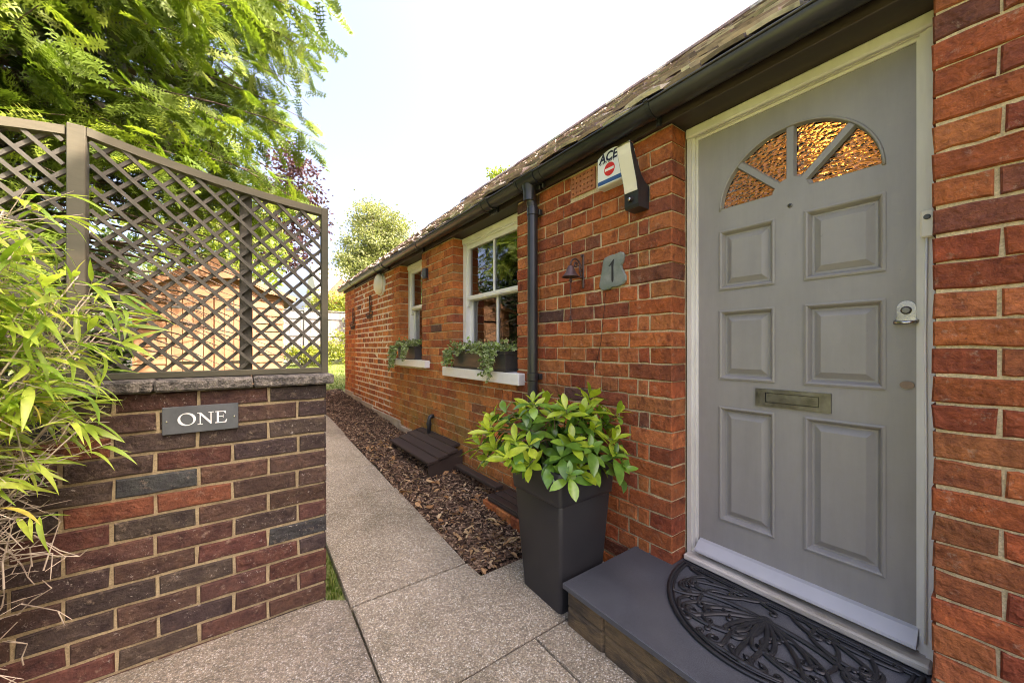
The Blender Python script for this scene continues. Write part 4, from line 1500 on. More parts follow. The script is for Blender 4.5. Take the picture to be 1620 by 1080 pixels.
# alarm box
al = thing('alarm_box', (0, 1.25, 2.0), 'white burglar alarm box lettered ACE with red no entry disc', 'alarm box')
aY0, aY1, aZ0 = 1.150, 1.345, 2.008
top = [(aY1 - (aY1 - aY0) * t, 2.150 + .042 * math.sin(math.pi * (t * .8 + .12))) for t in np.linspace(0, 1, 11)]
ol = [(aY0, aZ0), (aY1, aZ0)] + top
cyA = (aY0 + aY1) / 2


def scl(o_, k, c): return [(c[0] + (p[0] - c[0]) * k, c[1] + (p[1] - c[1]) * k) for p in o_]


cA = (cyA, 2.09)
V = [(0.0, *p) for p in scl(ol, 1.0, cA)] + [(-.045, *p) for p in scl(ol, 1.0, cA)] + [(-.058, *p) for p in scl(ol, .95, cA)]
nn = len(ol)
F = [(i, (i + 1) % nn, nn + (i + 1) % nn, nn + i) for i in range(nn)] + [(nn + i, nn + (i + 1) % nn, 2 * nn + (i + 1) % nn, 2 * nn + i) for i in range(nn)] + [tuple(range(2 * nn, 3 * nn))]
mk('casing', V, F, MAT['abwhite'], al)
mk('blue_band', *box(-.0605, -.0585, aY0 + .008, aY1 - .008, aZ0 + .010, aZ0 + .031, .0006), MAT['blue'], al)
dc = mk('no_entry_disc', *lathe([(.034, 0), (.034, .0012), (.033, .0014)], 32, (-.0585, 1.262, 2.086), 'x'), MAT['red'], al)
mk('bar', *box(-.0612, -.0600, 1.262 - .028, 1.262 + .028, 2.079, 2.092), MAT['abwhite'], dc)
text_mesh('lettering', 'ACE', .062, MAT['navy'], al, .18, .0018, wallM(1.330, 2.132, -.0590))
text_mesh('lettering', '01992 289 2', .0185, MAT['navy'], al, .1, 0.0, wallM(1.325, 2.1225, -.0590), .0004)

# curved security light
li = thing('security_light', (0, 1.11, 1.83), 'curved cream and black security light with sensor beside the alarm box', 'wall light')
yl0, yl1 = 1.070, 1.148
fc = [(-.148, 2.112), (-.140, 2.075), (-.127, 2.035), (-.112, 1.990), (-.098, 1.945), (-.090, 1.908)]
body = [(x + .004, z) for x, z in fc] + [(-.086, 1.845), (-.078, 1.832), (0, 1.832), (0, 1.945), (-.03, 1.955), (-.062, 1.985), (-.088, 2.03), (-.112, 2.075), (-.128, 2.114)]
mk('body', *prism([body], yl0, yl1, XZ), MAT['blackplastic'], li)
dif = fc + [(x + .006, z) for x, z in fc[::-1]]
mk('diffuser', *prism([dif], yl0 + .004, yl1 - .004, XZ), MAT['cream'], li)
mk('top_cap', *box(-.153, -.122, yl0 - .002, yl1 + .002, 2.112, 2.118, .002), MAT['chrome'], li)
sen = mk('sensor', *lathe([(.014, -.002), (.014, .004), (.011, .012), (.005, .016)], 16, (-.086, 1.109, 1.872), 'x'), MAT['hole'], li, True)
mk('lens', *lathe([(.009, .0162), (.007, .019), (.003, .0205)], 14, (-.086, 1.109, 1.870), 'x'), MAT['chrome'], sen, True)

# hanging bell on scrolled bracket
be = thing('door_bell', (-.05, 1.50, 1.5), 'rusty iron hanging bell on a scrolled wall bracket with pull chain', 'bell')
mk('back_plate', *box(-.008, 0.0, 1.488, 1.506, 1.505, 1.702, .003), MAT['iron'], be)
arm = [(-.008, 1.497, 1.60)] + [(-.055 - .047 * math.cos(a), 1.497, 1.615 + .052 * math.sin(a)) for a in np.linspace(0.1, math.pi - .35, 12)][::-1]
arm = [(-.006, 1.497, 1.598), (-.02, 1.497, 1.625), (-.038, 1.497, 1.655), (-.062, 1.497, 1.668), (-.088, 1.497, 1.660), (-.102, 1.497, 1.642), (-.103, 1.497, 1.625)]
mb = MB().add(tube(arm, .0055, 8))
mb.add(tube([(-.062 + .016 * math.cos(a) * (1 - i / 40), 1.497, 1.632 + .016 * math.sin(a) * (1 - i / 40)) for i, a in enumerate(np.linspace(.5, 8.5, 26))], .0042, 6))
mb.add(tube([(-.004, 1.497, 1.56), (-.022, 1.497, 1.575), (-.034, 1.497, 1.605), (-.03, 1.497, 1.64)], .0042, 6))
mb.add(tube([(-.008, 1.497, 1.60), (-.03, 1.497, 1.603)], .005, 6)).add(tube([(-.008, 1.497, 1.69), (-.02, 1.497, 1.695), (-.018, 1.497, 1.682)], .005, 6))
mb.add(tube([(-.008, 1.497, 1.565), (-.028, 1.497, 1.568)], .005, 6))
mb.build('bracket', MAT['iron'], be, True)
mk('bell_dome', *lathe([(.004, .060), (.013, .058), (.019, .048), (.026, .028), (.036, .010), (.046, .0), (.050, -.006), (.046, -.006), (.034, .008), (.024, .026), (.015, .045)], 28, (-.103, 1.497, 1.565), cap=False), MAT['iron'], be, True)
mk('clapper', *lathe([(.004, .02), (.004, -.008), (.010, -.016), (.010, -.026), (.004, -.032)], 12, (-.103, 1.497, 1.562)), MAT['iron'], be, True)
pts = [(-.103 + .002 * math.sin(k * 2.1), 1.497 + .002 * math.cos(k * 1.7), 1.532 - k * .0075) for k in range(27)]
mk('pull_chain', *tube(pts, [.0028 if k % 2 else .0018 for k in range(27)], 6), MAT['iron'], be, True)
mb = MB()
for k in range(5):
    a = k * 1.3
    mb.add(tube([(-.103, 1.497, 1.338), (-.103 + .008 * math.cos(a), 1.497 + .008 * math.sin(a), 1.325), (-.103 + .012 * math.cos(a), 1.497 + .012 * math.sin(a), 1.308)], .0012, 4))
mb.build('tassel', MAT['iron'], be)
cb = thing('wall_cable', (0, 1.37, 1.1), 'thin dark cable trailing down the brickwork below the number plaque', 'cable')
mk('cable', *tube([(-.003, 1.335, 1.46), (-.004, 1.34, 1.38), (-.004, 1.352, 1.3), (-.003, 1.365, 1.2), (-.004, 1.385, 1.12), (-.003, 1.41, 1.05)], .0013, 5), MAT['hole'], cb)

# slate number plaque
pq = thing('number_plaque', (0, 1.28, 1.47), 'ragged green grey slate plaque with black numeral one', 'plaque')
ou = [(1.372, 1.497), (1.352, 1.474), (1.300, 1.476), (1.286, 1.484), (1.245, 1.483), (1.214, 1.492), (1.199, 1.507), (1.197, 1.530), (1.207, 1.545), (1.213, 1.558), (1.222, 1.572), (1.226, 1.590), (1.216, 1.604), (1.211, 1.622), (1.207, 1.640), (1.213, 1.654), (1.232, 1.660), (1.262, 1.655), (1.300, 1.654), (1.336, 1.646), (1.345, 1.632), (1.350, 1.600), (1.360, 1.555), (1.369, 1.52)]
cq = (1.285, 1.565)
V = [(0.0, *p) for p in ou] + [(-.010, *p) for p in ou] + [(-.0135, *p) for p in scl(ou, .955, cq)]
nn = len(ou)
tess = tessellate_polygon([[Vector((p[0], p[1], 0)) for p in ou]])
F = [(i, (i + 1) % nn, nn + (i + 1) % nn, nn + i) for i in range(nn)] + [(nn + i, nn + (i + 1) % nn, 2 * nn + (i + 1) % nn, 2 * nn + i) for i in range(nn)] + [tuple(2 * nn + i for i in t) for t in tess]
mk('slate', V, F, MAT['slate_plaque'], pq)
num = [(1.281, 1.508), (1.273, 1.515), (1.2715, 1.53), (1.2735, 1.590), (1.268, 1.630), (1.273, 1.628), (1.298, 1.604), (1.305, 1.598), (1.301, 1.596), (1.285, 1.603), (1.285, 1.52)]
mk('numeral', *prism([num], -.0150, -.0134, YZ), MAT['ink'], pq)

# round bulkhead light, small vent box, wire boats
rl = thing('bulkhead_light', (0, 5.29, 1.9), 'round white bulkhead light under the gutter near the far end', 'wall light')
mk('base', *lathe([(.158, 0), (.158, .02), (.15, .026)], 32, (0, 5.30, 2.048), 'x'), MAT['abwhite'], rl, True, autosmooth=40)
mk('dome', *lathe([(.15, .026), (.148, .045), (.135, .068), (.108, .086), (.06, .097), (.01, .1)], 32, (0, 5.30, 2.048), 'x'), MAT['cream'], rl, True)
vb = thing('vent_box', (0, 3.75, 1.9), 'small black ribbed box on the pier between the windows', 'vent')
mk('casing', *box(-.032, 0, 3.70, 3.80, 1.90, 2.005, .005), MAT['blackplastic'], vb)
for k in range(5): mk('rib', *box(-.0365, -.0325, 3.708, 3.792, 1.915 + k * .017, 1.922 + k * .017), MAT['blackplastic'], vb)


def boat(y, z, s, label):
    b_ = thing('wire_boat', (0, y, z), label, 'wall ornament')
    q = lambda p: (-.014, y - p[0] * s, z + p[1] * s)
    mk('hull', *tube([q(p) for p in ((-.22, .10), (-.16, .02), (-.08, -.01), (.1, -.01), (.18, .03), (.24, .11), (-.22, .10))], .006, 6), MAT['wire'], b_, True)
    mb = MB().add(tube([q(p) for p in ((0.02, .0), (.02, .25), (0.02, .44))], .006, 6))
    mb.add(tube([q((.07 + .075 * math.sin(a), .24 - .13 * math.cos(a) + (.06 if math.cos(a) < -.7 else 0))) for a in np.linspace(0, 2 * math.pi, 16)], .006, 6))
    mb.add(tube([q((.07 + .03 * math.sin(a), .19 - .04 * math.cos(a))) for a in np.linspace(0, 2 * math.pi, 12)], .012, 6))
    mb.build('mast', MAT['wire'], b_, True)
    mb = MB()
    for k in range(6):
        x = -.15 + k * .06
        mb.add(tube([q((x, .06)), q((x + .01, -.005))], .006, 5))
    mb.add(tube([q((-.2, .06)), q((.2, .06))], .005, 5))
    mb.build('ribs', MAT['wire'], b_, True)
    return b_


boat(5.90, 1.62, .78, 'wire boat ornament on the wall below the round light')
boat(6.95, 1.50, .80, 'second wire boat ornament nearer the far corner of the house')

# ------------------------------------------------------------------ window boxes with ivy
def ivyT():
    out = []
    for k in range(4):
        c_g = np.array([.22, .32, .075]) * (0.8 + .15 * k); c_w = np.array([.80, .80, .50]) if k < 3 else np.array([.20, .28, .08])
        pts = []
        for i, (a, r_) in enumerate(((0, 1.0), (28, .55), (62, .85), (95, .5), (140, .7), (180, .25), (220, .7), (265, .5), (298, .85), (332, .55))):
            pts.append((.45 + r_ * .55 * math.cos(rad(a)), r_ * .55 * math.sin(rad(a)), -.12 * r_ + R.uniform(-.05, .05)))
        V = [(.42, 0, .05)] + [tuple(.42 + (p[0] - .42) * .80 if j == 0 else p[j] * .80 for j in range(3)) for p in pts] + pts
        n_ = len(pts)
        F = [(0, 1 + i, 1 + (i + 1) % n_) for i in range(n_)]
        for i in range(n_):
            a, b_ = 1 + i, 1 + (i + 1) % n_
            F += [(a, a + n_, b_ + n_), (a, b_ + n_, b_)]
        cols = [c_g] + [c_g * .9 + c_w * .1] * n_ + [c_w] * n_
        out.append((V, F, np.array(cols)))
    return out


IV = ivyT()


def winbox(y0, y1, z, x0, x1, label, plabel, strands, dens):
    t = thing('window_box', ((x0 + x1) / 2, (y0 + y1) / 2, z), label, 'window box')
    h = .152
    def rr(zz_, e): return [(x0 - e, y0 - e, zz_), (x1 + e * .3, y0 - e, zz_), (x1 + e * .3, y1 + e, zz_), (x0 - e, y1 + e, zz_)]
    mk('trough', *loft([rr(z + .012, -.006), rr(z + .016, -.004), rr(z + h - .022, .0), rr(z + h - .020, .006), rr(z + h, .007), rr(z + h, -.006), rr(z + h - .02, -.008)]), MAT['pot_box'], t)
    mk('tray', *loft([rr(z + .0005, .002), rr(z + .013, .008), rr(z + .014, -.004)]), MAT['pot_box'], t)
    p = thing('ivy_plant', ((x0 + x1) / 2, (y0 + y1) / 2, z + h - .01), plabel, 'plant')
    P = []; D = []; S = []
    st = MB()
    n_ = int(dens * (y1 - y0))
    for _ in range(n_):
        yv = R.uniform(y0 - .02, y1 + .03); xv = R.uniform(x0 - .035, x1 - .01)
        P.append((xv, yv, z + h + abs(R.gauss(0, .028)) + .004)); D.append((R.uniform(-1, .5), R.uniform(-1, 1), R.uniform(-.25, .8))); S.append(R.uniform(.034, .058))
    for (yv, L, wd, nn_) in strands:
        for k in range(nn_):
            pt = Vector((x0 - .012, yv + R.uniform(-wd, wd), z + h + .004)); path_ = [pt.copy()]
            ll = L * R.uniform(.45, 1.0)
            for j in range(int(ll / .022)):
                pt = pt + Vector((R.uniform(-.007, .004), R.uniform(-.009, .009), -.022 if j > 1 else .0))
                pt.x = min(pt.x, x0 - .012)
                if j <= 1: pt.x -= .012
                path_.append(pt.copy())
                for _ in range(2):
                    P.append(tuple(pt + Vector((R.uniform(-.012, .0), R.uniform(-.016, .016), R.uniform(-.01, .01))))); D.append((R.uniform(-1, .0), R.uniform(-1, 1), R.uniform(-1, .1))); S.append(R.uniform(.028, .048))
            if len(path_) > 2: st.add(tube(path_, .0013, 4))
    P = np.array(P); D = np.array(D); S = np.array(S)
    o = scatter('leaves', IV, frames(P, D, NR.normal(0, .5, len(P)), S), NR.integers(0, 4, len(P)), NR.random(len(P)), MAT['ivy'], p)
    o['kind'] = 'stuff'
    st.build('trailing_stems', MAT['stem'], p)['kind'] = 'stuff'
    return t


R.seed(3)
winbox(2.21, 3.02, .9865, -.052, .085, 'long charcoal window box on the nearer white sill', 'variegated ivy trailing from the nearer window box', ((2.37, .24, .07, 16), (2.33, .46, .02, 2), (3.02, .20, .07, 14), (2.85, .09, .05, 4), (2.6, .06, .1, 5)), 480)
winbox(3.96, 4.50, 1.0315, -.05, .085, 'short charcoal window box on the further white sill', 'variegated ivy trailing from the further window box', ((4.14, .22, .07, 12), (4.50, .32, .08, 14), (4.6, .42, .02, 3)), 480)
# a few white blooms in both boxes
for nm, yv0, yv1, zz_, k in (('nearer', 2.3, 2.95, 1.142, 26), ('further', 4.0, 4.45, 1.187, 12)):
    P = np.stack([NR.uniform(-.05, .05, k * 4), NR.uniform(yv0, yv1, k * 4), zz_ + NR.uniform(.01, .06, k * 4)], 1)
    o = scatter('white_flowers', [leaf_mesh(1, .4, obov, .3, .2, 3)], frames(P, unit(k * 4) * np.array([1, 1, .5]), NR.random(k * 4), NR.uniform(.012, .022, k * 4)), np.zeros(k * 4, int), NR.random(k * 4), MAT['signwhite'])
    props(o, 'small white blooms among the ivy of the %s window box' % nm, None, None, 'stuff')

# ------------------------------------------------------------------ drain covers
dcv = thing('drain_cover', (-.18, 3.4, .1), 'black slatted wooden drain cover sloping from the wall over the mulch', 'drain cover')
cy0, cy1 = 2.90, 3.88
bx_ = [-.345, -.255, -.165, -.075, -.006]
zz0 = [.185, .212, .240, .268, .289]
for i in range(4):
    a, b_ = bx_[i], bx_[i + 1]
    za, zb_ = zz0[i] + .006, zz0[i + 1] - .006
    yy0, yy1 = (cy0, cy1) if i < 3 else (cy0 + .10, cy1 - .02)
    V = [(a, yy0, za), (b_ + .006, yy0, zb_), (b_ + .006, yy1, zb_), (a, yy1, za), (a, yy0, za + .02), (b_ + .006, yy0, zb_ + .02), (b_ + .006, yy1, zb_ + .02), (a, yy1, za + .02)]
    mk('board', V, [(3, 2, 1, 0), (4, 5, 6, 7), (0, 1, 5, 4), (1, 2, 6, 5), (2, 3, 7, 6), (3, 0, 4, 7)], MAT['darkwood'], dcv)
for yv in (cy0 + .012, cy1 - .04):
    mk('side_board', *prism([[(-.335, .06), (-.02, .06), (-.02, .27), (-.335, .18)]], yv, yv + .022, XZ), MAT['darkwood'], dcv)
wp = thing('waste_pipe', (-.04, 3.57, .25), 'short black waste pipe bending out of the wall above the drain cover', 'pipe')
mk('pipe', *tube([(.02, 3.575, .465), (-.02, 3.575, .466), (-.038, 3.575, .455), (-.046, 3.575, .43), (-.048, 3.575, .38), (-.048, 3.575, .27)], .021, 12), MAT['blackplastic'], wp, True)
mk('collar', *lathe([(.026, 0), (.026, .03), (.022, .033)], 14, (-.048, 3.575, .375)), MAT['blackplastic'], wp, True, autosmooth=40)
dc2 = thing('gully_cover', (-.12, 2.03, .05), 'small black drain lid on a brick kerb behind the planter', 'drain cover')
mk('lid', *box(-.21, -.012, 1.80, 2.20, .105, .128, .004), MAT['darkwood'], dc2)
for k in range(3): mk('slat', *box(-.208 + k * .066, -.15 + k * .066, 1.79, 2.21, .129, .140, .003), MAT['darkwood'], dc2)
for k in range(3):
    vf = box(-.222, -.14, 1.76 + k * .165, 1.76 + k * .165 + .155, -.02, .102, .006)
    mk('brick', vf[0], vf[1], MAT['brick'], dc2, cols=[pick(PAL)] * len(vf[0]))
rod = thing('drain_rod', (-.1, 2.6, .2), 'short black timber batten lying from the drain cover towards the planter', 'batten')
mk('batten', *box(-.13, -.06, 2.22, 2.86, .145, .172, .004), MAT['darkwood'], rod)

# ================================================================== bamboo at the left
bam = thing('bamboo', (-2.35, 1.5, 0), 'arching bamboo with narrow lime green leaves in front of the garden wall', 'bamboo')
R.seed(21)
culms = MB(); twigs = MB()
LP = []; LD = []; LS = []; LR = []
bm_obj = [data_mesh('leaf', leaf_mesh(1, w_, lanc, b_, f_, 7, t_), MAT['bamboo_obj']) for w_, b_, f_, t_ in ((.058, .5, .35, .2), (.068, .9, .3, -.3), (.055, .2, .4, .4), (.08, .7, .25, 0), (.062, 1.3, .3, .2))]
bT = [leaf_mesh(1, w_, lanc, b_, f_, 4, t_) for w_, b_, f_, t_ in ((.058, .5, .35, .2), (.068, .9, .3, -.3), (.055, .2, .4, .4))]
RIGHT = Vector((.81, -.587, 0))
for c in range(110):
    b0 = Vector((-2.42 + R.uniform(-.16, .14), 1.50 + R.uniform(-.14, .22), 0))
    H = R.uniform(1.05, 1.72); lean = Vector((R.uniform(.0, .42), R.uniform(-.14, .12), 0))
    if H > 1.55: lean *= .75
    pts = [b0 + lean * (t ** 1.8) + Vector((0, 0, H * t * (1 - .1 * t))) for t in np.linspace(0, 1, 9)]
    for p in pts: p.y = min(p.y, 1.79)
    culms.add(tube(pts, [.0045 * (1 - .75 * i / 8) + .0006 for i in range(9)], 5))
    for k in range(30):
        t = R.uniform(.22, 1.0)
        i = min(7, int(t * 8)); p = pts[i].lerp(pts[i + 1], t * 8 - i)
        d = (RIGHT * R.uniform(-.2, 1.0) + Vector((R.uniform(-.5, .5), R.uniform(-.6, .5), R.uniform(-.2, .75)))).normalized()
        L = R.uniform(.06, .17)
        q = p + d * L
        if q.y > 1.80: continue
        twigs.add(tube([p, p.lerp(q, .5) + Vector((0, 0, R.uniform(-.01, .015))), q], [.0015, .0012, .0008], 4, caps=False))
        dry = p.z < .86 + R.uniform(-.14, .12)
        if dry:
            for _ in range(2):
                d2 = (d + Vector((R.uniform(-.8, .8), R.uniform(-.8, .8), R.uniform(-.8, .6)))).normalized() * R.uniform(.03, .08)
                twigs.add(tube([q, q + d2], [.0012, .0007], 4, caps=False))
            continue
        for _ in range(R.randint(2, 4)):
            s = R.uniform(.55, 1.0)
            pp = p.lerp(q, s)
            dd = (d * .7 + RIGHT * R.uniform(0, .7) + Vector((R.uniform(-.6, .6), R.uniform(-.6, .4), R.uniform(-.75, .35)))).normalized()
            LL = R.uniform(.055, .125)
            e = pp + dd * LL
            if e.y > 1.815: continue
            LP.append(tuple(pp)); LD.append(tuple(dd)); LS.append(LL); LR.append(R.random())
culms.build('culms', MAT['twig'], bam, True)
twigs.build('twigs', MAT['twig'], bam)
LP = np.array(LP); LD = np.array(LD); LS = np.array(LS); LR = np.array(LR)
MM = frames(LP, LD, NR.normal(0, .5, len(LP)), LS)
dist = np.linalg.norm(LP - np.array(CAM), axis=1)
rel = LP + LD * LS[:, None] * .5 - np.array(CAM)
zc = rel[:, 0] * math.sin(YAW) + rel[:, 1] * math.cos(YAW); xc = rel[:, 0] * math.cos(YAW) - rel[:, 1] * math.sin(YAW)
vis = (xc / np.maximum(zc, .05) * 590 + 810 > 2) & (zc > .1)
score = np.where(vis, LS / dist, 0)
order = np.argsort(-score)
for i in order[:290]:
    place('leaf', bm_obj[int(LR[i] * 4.99)], MM[i], bam)
rest = order[290:]
o = scatter('foliage', bT, MM[rest], NR.integers(0, 3, len(rest)), LR[rest], MAT['bamboo'], bam, smooth=True)
o['kind'] = 'stuff'

R.seed(44)
dt = MB()
for k in range(70):
    p = Vector((-2.30 + R.uniform(-.05, .30), R.uniform(1.42, 1.80), R.uniform(.18, .80)))
    d = Vector((R.uniform(-.4, 1), R.uniform(-.6, .3), R.uniform(-.5, .9))).normalized() * R.uniform(.05, .16)
    if p.x > -2.02 - .1 * (p.z < .5): continue
    q = p + d
    q.y = min(q.y, 1.82)
    dt.add(tube([p, p.lerp(q, .5) + Vector((R.uniform(-.015, .015), 0, R.uniform(-.015, .015))), q], [.0022, .0018, .0012], 4, caps=False))
    for _ in range(2):
        d2 = Vector((R.uniform(-1, 1), R.uniform(-.8, .3), R.uniform(-.6, 1))).normalized() * R.uniform(.03, .07)
        q2 = q + d2; q2.y = min(q2.y, 1.83)
        dt.add(tube([q, q2], [.0015, .0009], 4, caps=False))
dt.build('dry_stems', MAT['twig'], bam)['kind'] = 'stuff'

# ================================================================== garden shed
shed = thing('garden_shed', (-1.89, 7.3, g(6.5)), 'orange brown timber garden shed with double board doors behind the trellis', 'shed')
SX0, SX1, SY0, SY1 = -2.69, -1.09, 6.5, 8.2
SZ0, SZE, SZA = g(6.5), 1.93, 2.26
scx = (SX0 + SX1) / 2
mk('frame', *prism([[(SX0 + .02, SZ0), (SX1 - .02, SZ0), (SX1 - .02, SZE), (scx, SZA), (SX0 + .02, SZE)]], SY0 + .02, SY1, XZ), MAT['shedh'], shed)
DXa, DXb, DZt = -2.33, -1.47, 1.84
nb = 16
for k in range(nb):
    za = SZ0 + .02 + k * .112; zb_ = za + .108
    zmax = SZE
    for (xa, xb) in ((SX0, DXa - .045), (DXb + .045, SX1)):
        if za < zmax:
            zz1 = min(zb_, zmax)
            V = [(xa, SY0 + .018, za), (xb, SY0 + .018, za), (xb, SY0 + .018, zz1), (xa, SY0 + .018, zz1), (xa, SY0 - .008, za), (xb, SY0 - .008, za), (xb, SY0 + .006, zz1), (xa, SY0 + .006, zz1)]
            mk('cladding_board', V, [(0, 3, 2, 1), (4, 5, 6, 7), (0, 1, 5, 4), (3, 7, 6, 2), (0, 4, 7, 3), (1, 2, 6, 5)], MAT['shedh'], shed)
    if za < SZE:
        zz1 = min(zb_, SZE)
        V = [(SX1 - .018, SY0, za), (SX1 - .018, SY1, za), (SX1 - .018, SY1, zz1), (SX1 - .018, SY0, zz1), (SX1 + .008, SY0, za), (SX1 + .008, SY1, za), (SX1 - .006, SY1, zz1), (SX1 - .006, SY0, zz1)]
        mk('cladding_board', V, [(0, 3, 2, 1), (4, 5, 6, 7), (0, 1, 5, 4), (3, 7, 6, 2), (0, 4, 7, 3), (1, 2, 6, 5)], MAT['shedh'], shed)
for za, zb_ in ((DZt + .03, 1.955), (1.958, 2.07), (2.073, 2.19)):
    hw = .78 if za < 1.93 else .78 * (SZA - za) / (SZA - SZE)
    mk('gable_board', *prism([[(scx - hw, za), (scx + hw, za), (scx + hw * .8, zb_), (scx - hw * .8, zb_)]], SY0 - .006, SY0 + .018, XZ), MAT['shedh'], shed)
dr = None
for half in (0, 1):
    xa = DXa if half == 0 else (DXa + DXb) / 2 + .004; xb = (DXa + DXb) / 2 - .004 if half == 0 else DXb
    dr = mk('shed_door', *box(xa, xb, SY0 + .004, SY0 + .016, SZ0 + .04, DZt), MAT['shed'], shed)
    nb_ = 4
    for k in range(nb_):
        a = xa + (xb - xa) * k / nb_; b_ = xa + (xb - xa) * (k + 1) / nb_
        mk('board', *box(a + .0035, b_ - .0035, SY0 - .012, SY0 + .004, SZ0 + .04, DZt, .003), MAT['shed'], dr)
    for zz_ in (.95, 1.68):
        xh = xa if half == 0 else xb - .3
        mk('strap_hinge', *box(xh, xh + .3, SY0 - .018, SY0 - .0125, zz_, zz_ + .035, .002), MAT['chrome'], dr)
for x in (DXa - .044, DXb + .002):
    mk('door_trim', *box(x, x + .042, SY0 - .016, SY0 + .018, SZ0 + .02, DZt + .03, .003), MAT['shed'], shed)
mk('door_head', *box(DXa - .044, DXb + .044, SY0 - .017, SY0 + .018, DZt + .004, DZt + .032, .003), MAT['shed'], shed)
for s in (-1, 1):
    ou_ = [(scx, SZA + .045), (scx + s * .30, SZA - .045), (scx + s * .62, SZE + .10), (scx + s * .95, SZE - .005), (scx + s * .95, SZE - .085), (scx + s * .84, SZE - .02), (scx + s * .62, SZE + .01), (scx + s * .36, SZA - .165), (scx + s * .16, SZA - .14), (scx, SZA - .16)]
    mk('barge_board', *prism([ou_ if s < 0 else ou_[::-1]], SY0 - .09, SY0 - .072, XZ), MAT['shed'], shed)
    rf = [(scx, SZA + .03), (scx + s * .98, SZE - .02), (scx + s * .98, SZE - .035), (scx, SZA + .012)]
    mk('roof', *prism([rf], SY0 - .085, SY1 + .06, XZ), MAT['felt'], shed)
mk('finial', *prism([[(scx, SZA + .16), (scx + .07, SZA + .03), (scx, SZA - .10), (scx - .07, SZA + .03)]], SY0 - .11, SY0 - .091, XZ), MAT['shed'], shed)

# ================================================================== back fence
fence = thing('garden_fence', (-2, 14.6, g(14.6)), 'weathered grey board fence across the back of the lawn', 'fence')
FY = 14.6; fz = g(14.6) - .05
x = -7.0
k = 0
while x < 3.2:
    mk('post', *box(x - .05, x + .05, FY - .02, FY + .08, fz, fz + 1.92, .006), MAT['fencewood'], fence)
    for zz_ in (.35, .95, 1.55):
        mk('rail', *box(x + .05, x + 1.75, FY + .0, FY + .03, fz + zz_, fz + zz_ + .075), MAT['fencewood'], fence)
    mb = MB()
    for j in range(16):
        a = x + .052 + j * .106
        mb.add(box(a, a + .1, FY + .031, FY + .045 + (.008 if j % 2 else 0), fz + .06, fz + 1.82 + R.uniform(-.008, .008)))
    o = mb.build('fence_boards', MAT['fencewood'], fence); o['kind'] = 'stuff'
    mk('capping', *box(x + .05, x + 1.75, FY - .01, FY + .06, fz + 1.835, fz + 1.86), MAT['fencewood'], fence)
    x += 1.8; k += 1

# neighbour house beyond the fence
nh = thing('neighbour_house', (8, 34, 1), 'distant house with pale grey roof and brick gable beyond the fence', 'house')
mk('wall', *prism([[(3.3, .6), (13, .6), (13, 4.9), (3.3, 4.9)]], 30.6, 37, XZ), MAT['brick'], nh, cols=[(.30, .12, .07)] * 8)
mk('roof', *prism([[(30.2, 4.75), (37.4, 4.75), (33.8, 7.9)]], 2.9, 13.4, lambda p, a: (a, p[0], p[1])), surf('distant_slate', [(.42, .40, .40), (.52, .5, .49)], 2, .8), nh)
mk('gable', *prism([[(2.95, 4.5), (5.9, 4.5), (4.4, 6.3)]], 29.6, 30.6, XZ), MAT['brick'], nh, cols=[(.34, .15, .09)] * 6)
for zz_ in (1.6, 3.6):
    for xw in (4.1, 6.6, 9.2):
        wo = mk('window', *box(xw, xw + 1.0, 30.52, 30.6, zz_, zz_ + 1.0), MAT['white'], nh)
        mk('pane', *box(xw + .08, xw + .92, 30.50, 30.52, zz_ + .08, zz_ + .92), MAT['glass'], wo)

# ================================================================== trees and shrubs
leafq = [([(0, 0, 0), (.5, .28, .06), (1, 0, 0), (.5, -.28, .06)], [(0, 1, 2), (0, 2, 3)]), ([(0, 0, 0), (.45, .33, -.05), (1, 0, .1), (.45, -.33, .0)], [(0, 1, 2), (0, 2, 3)])]


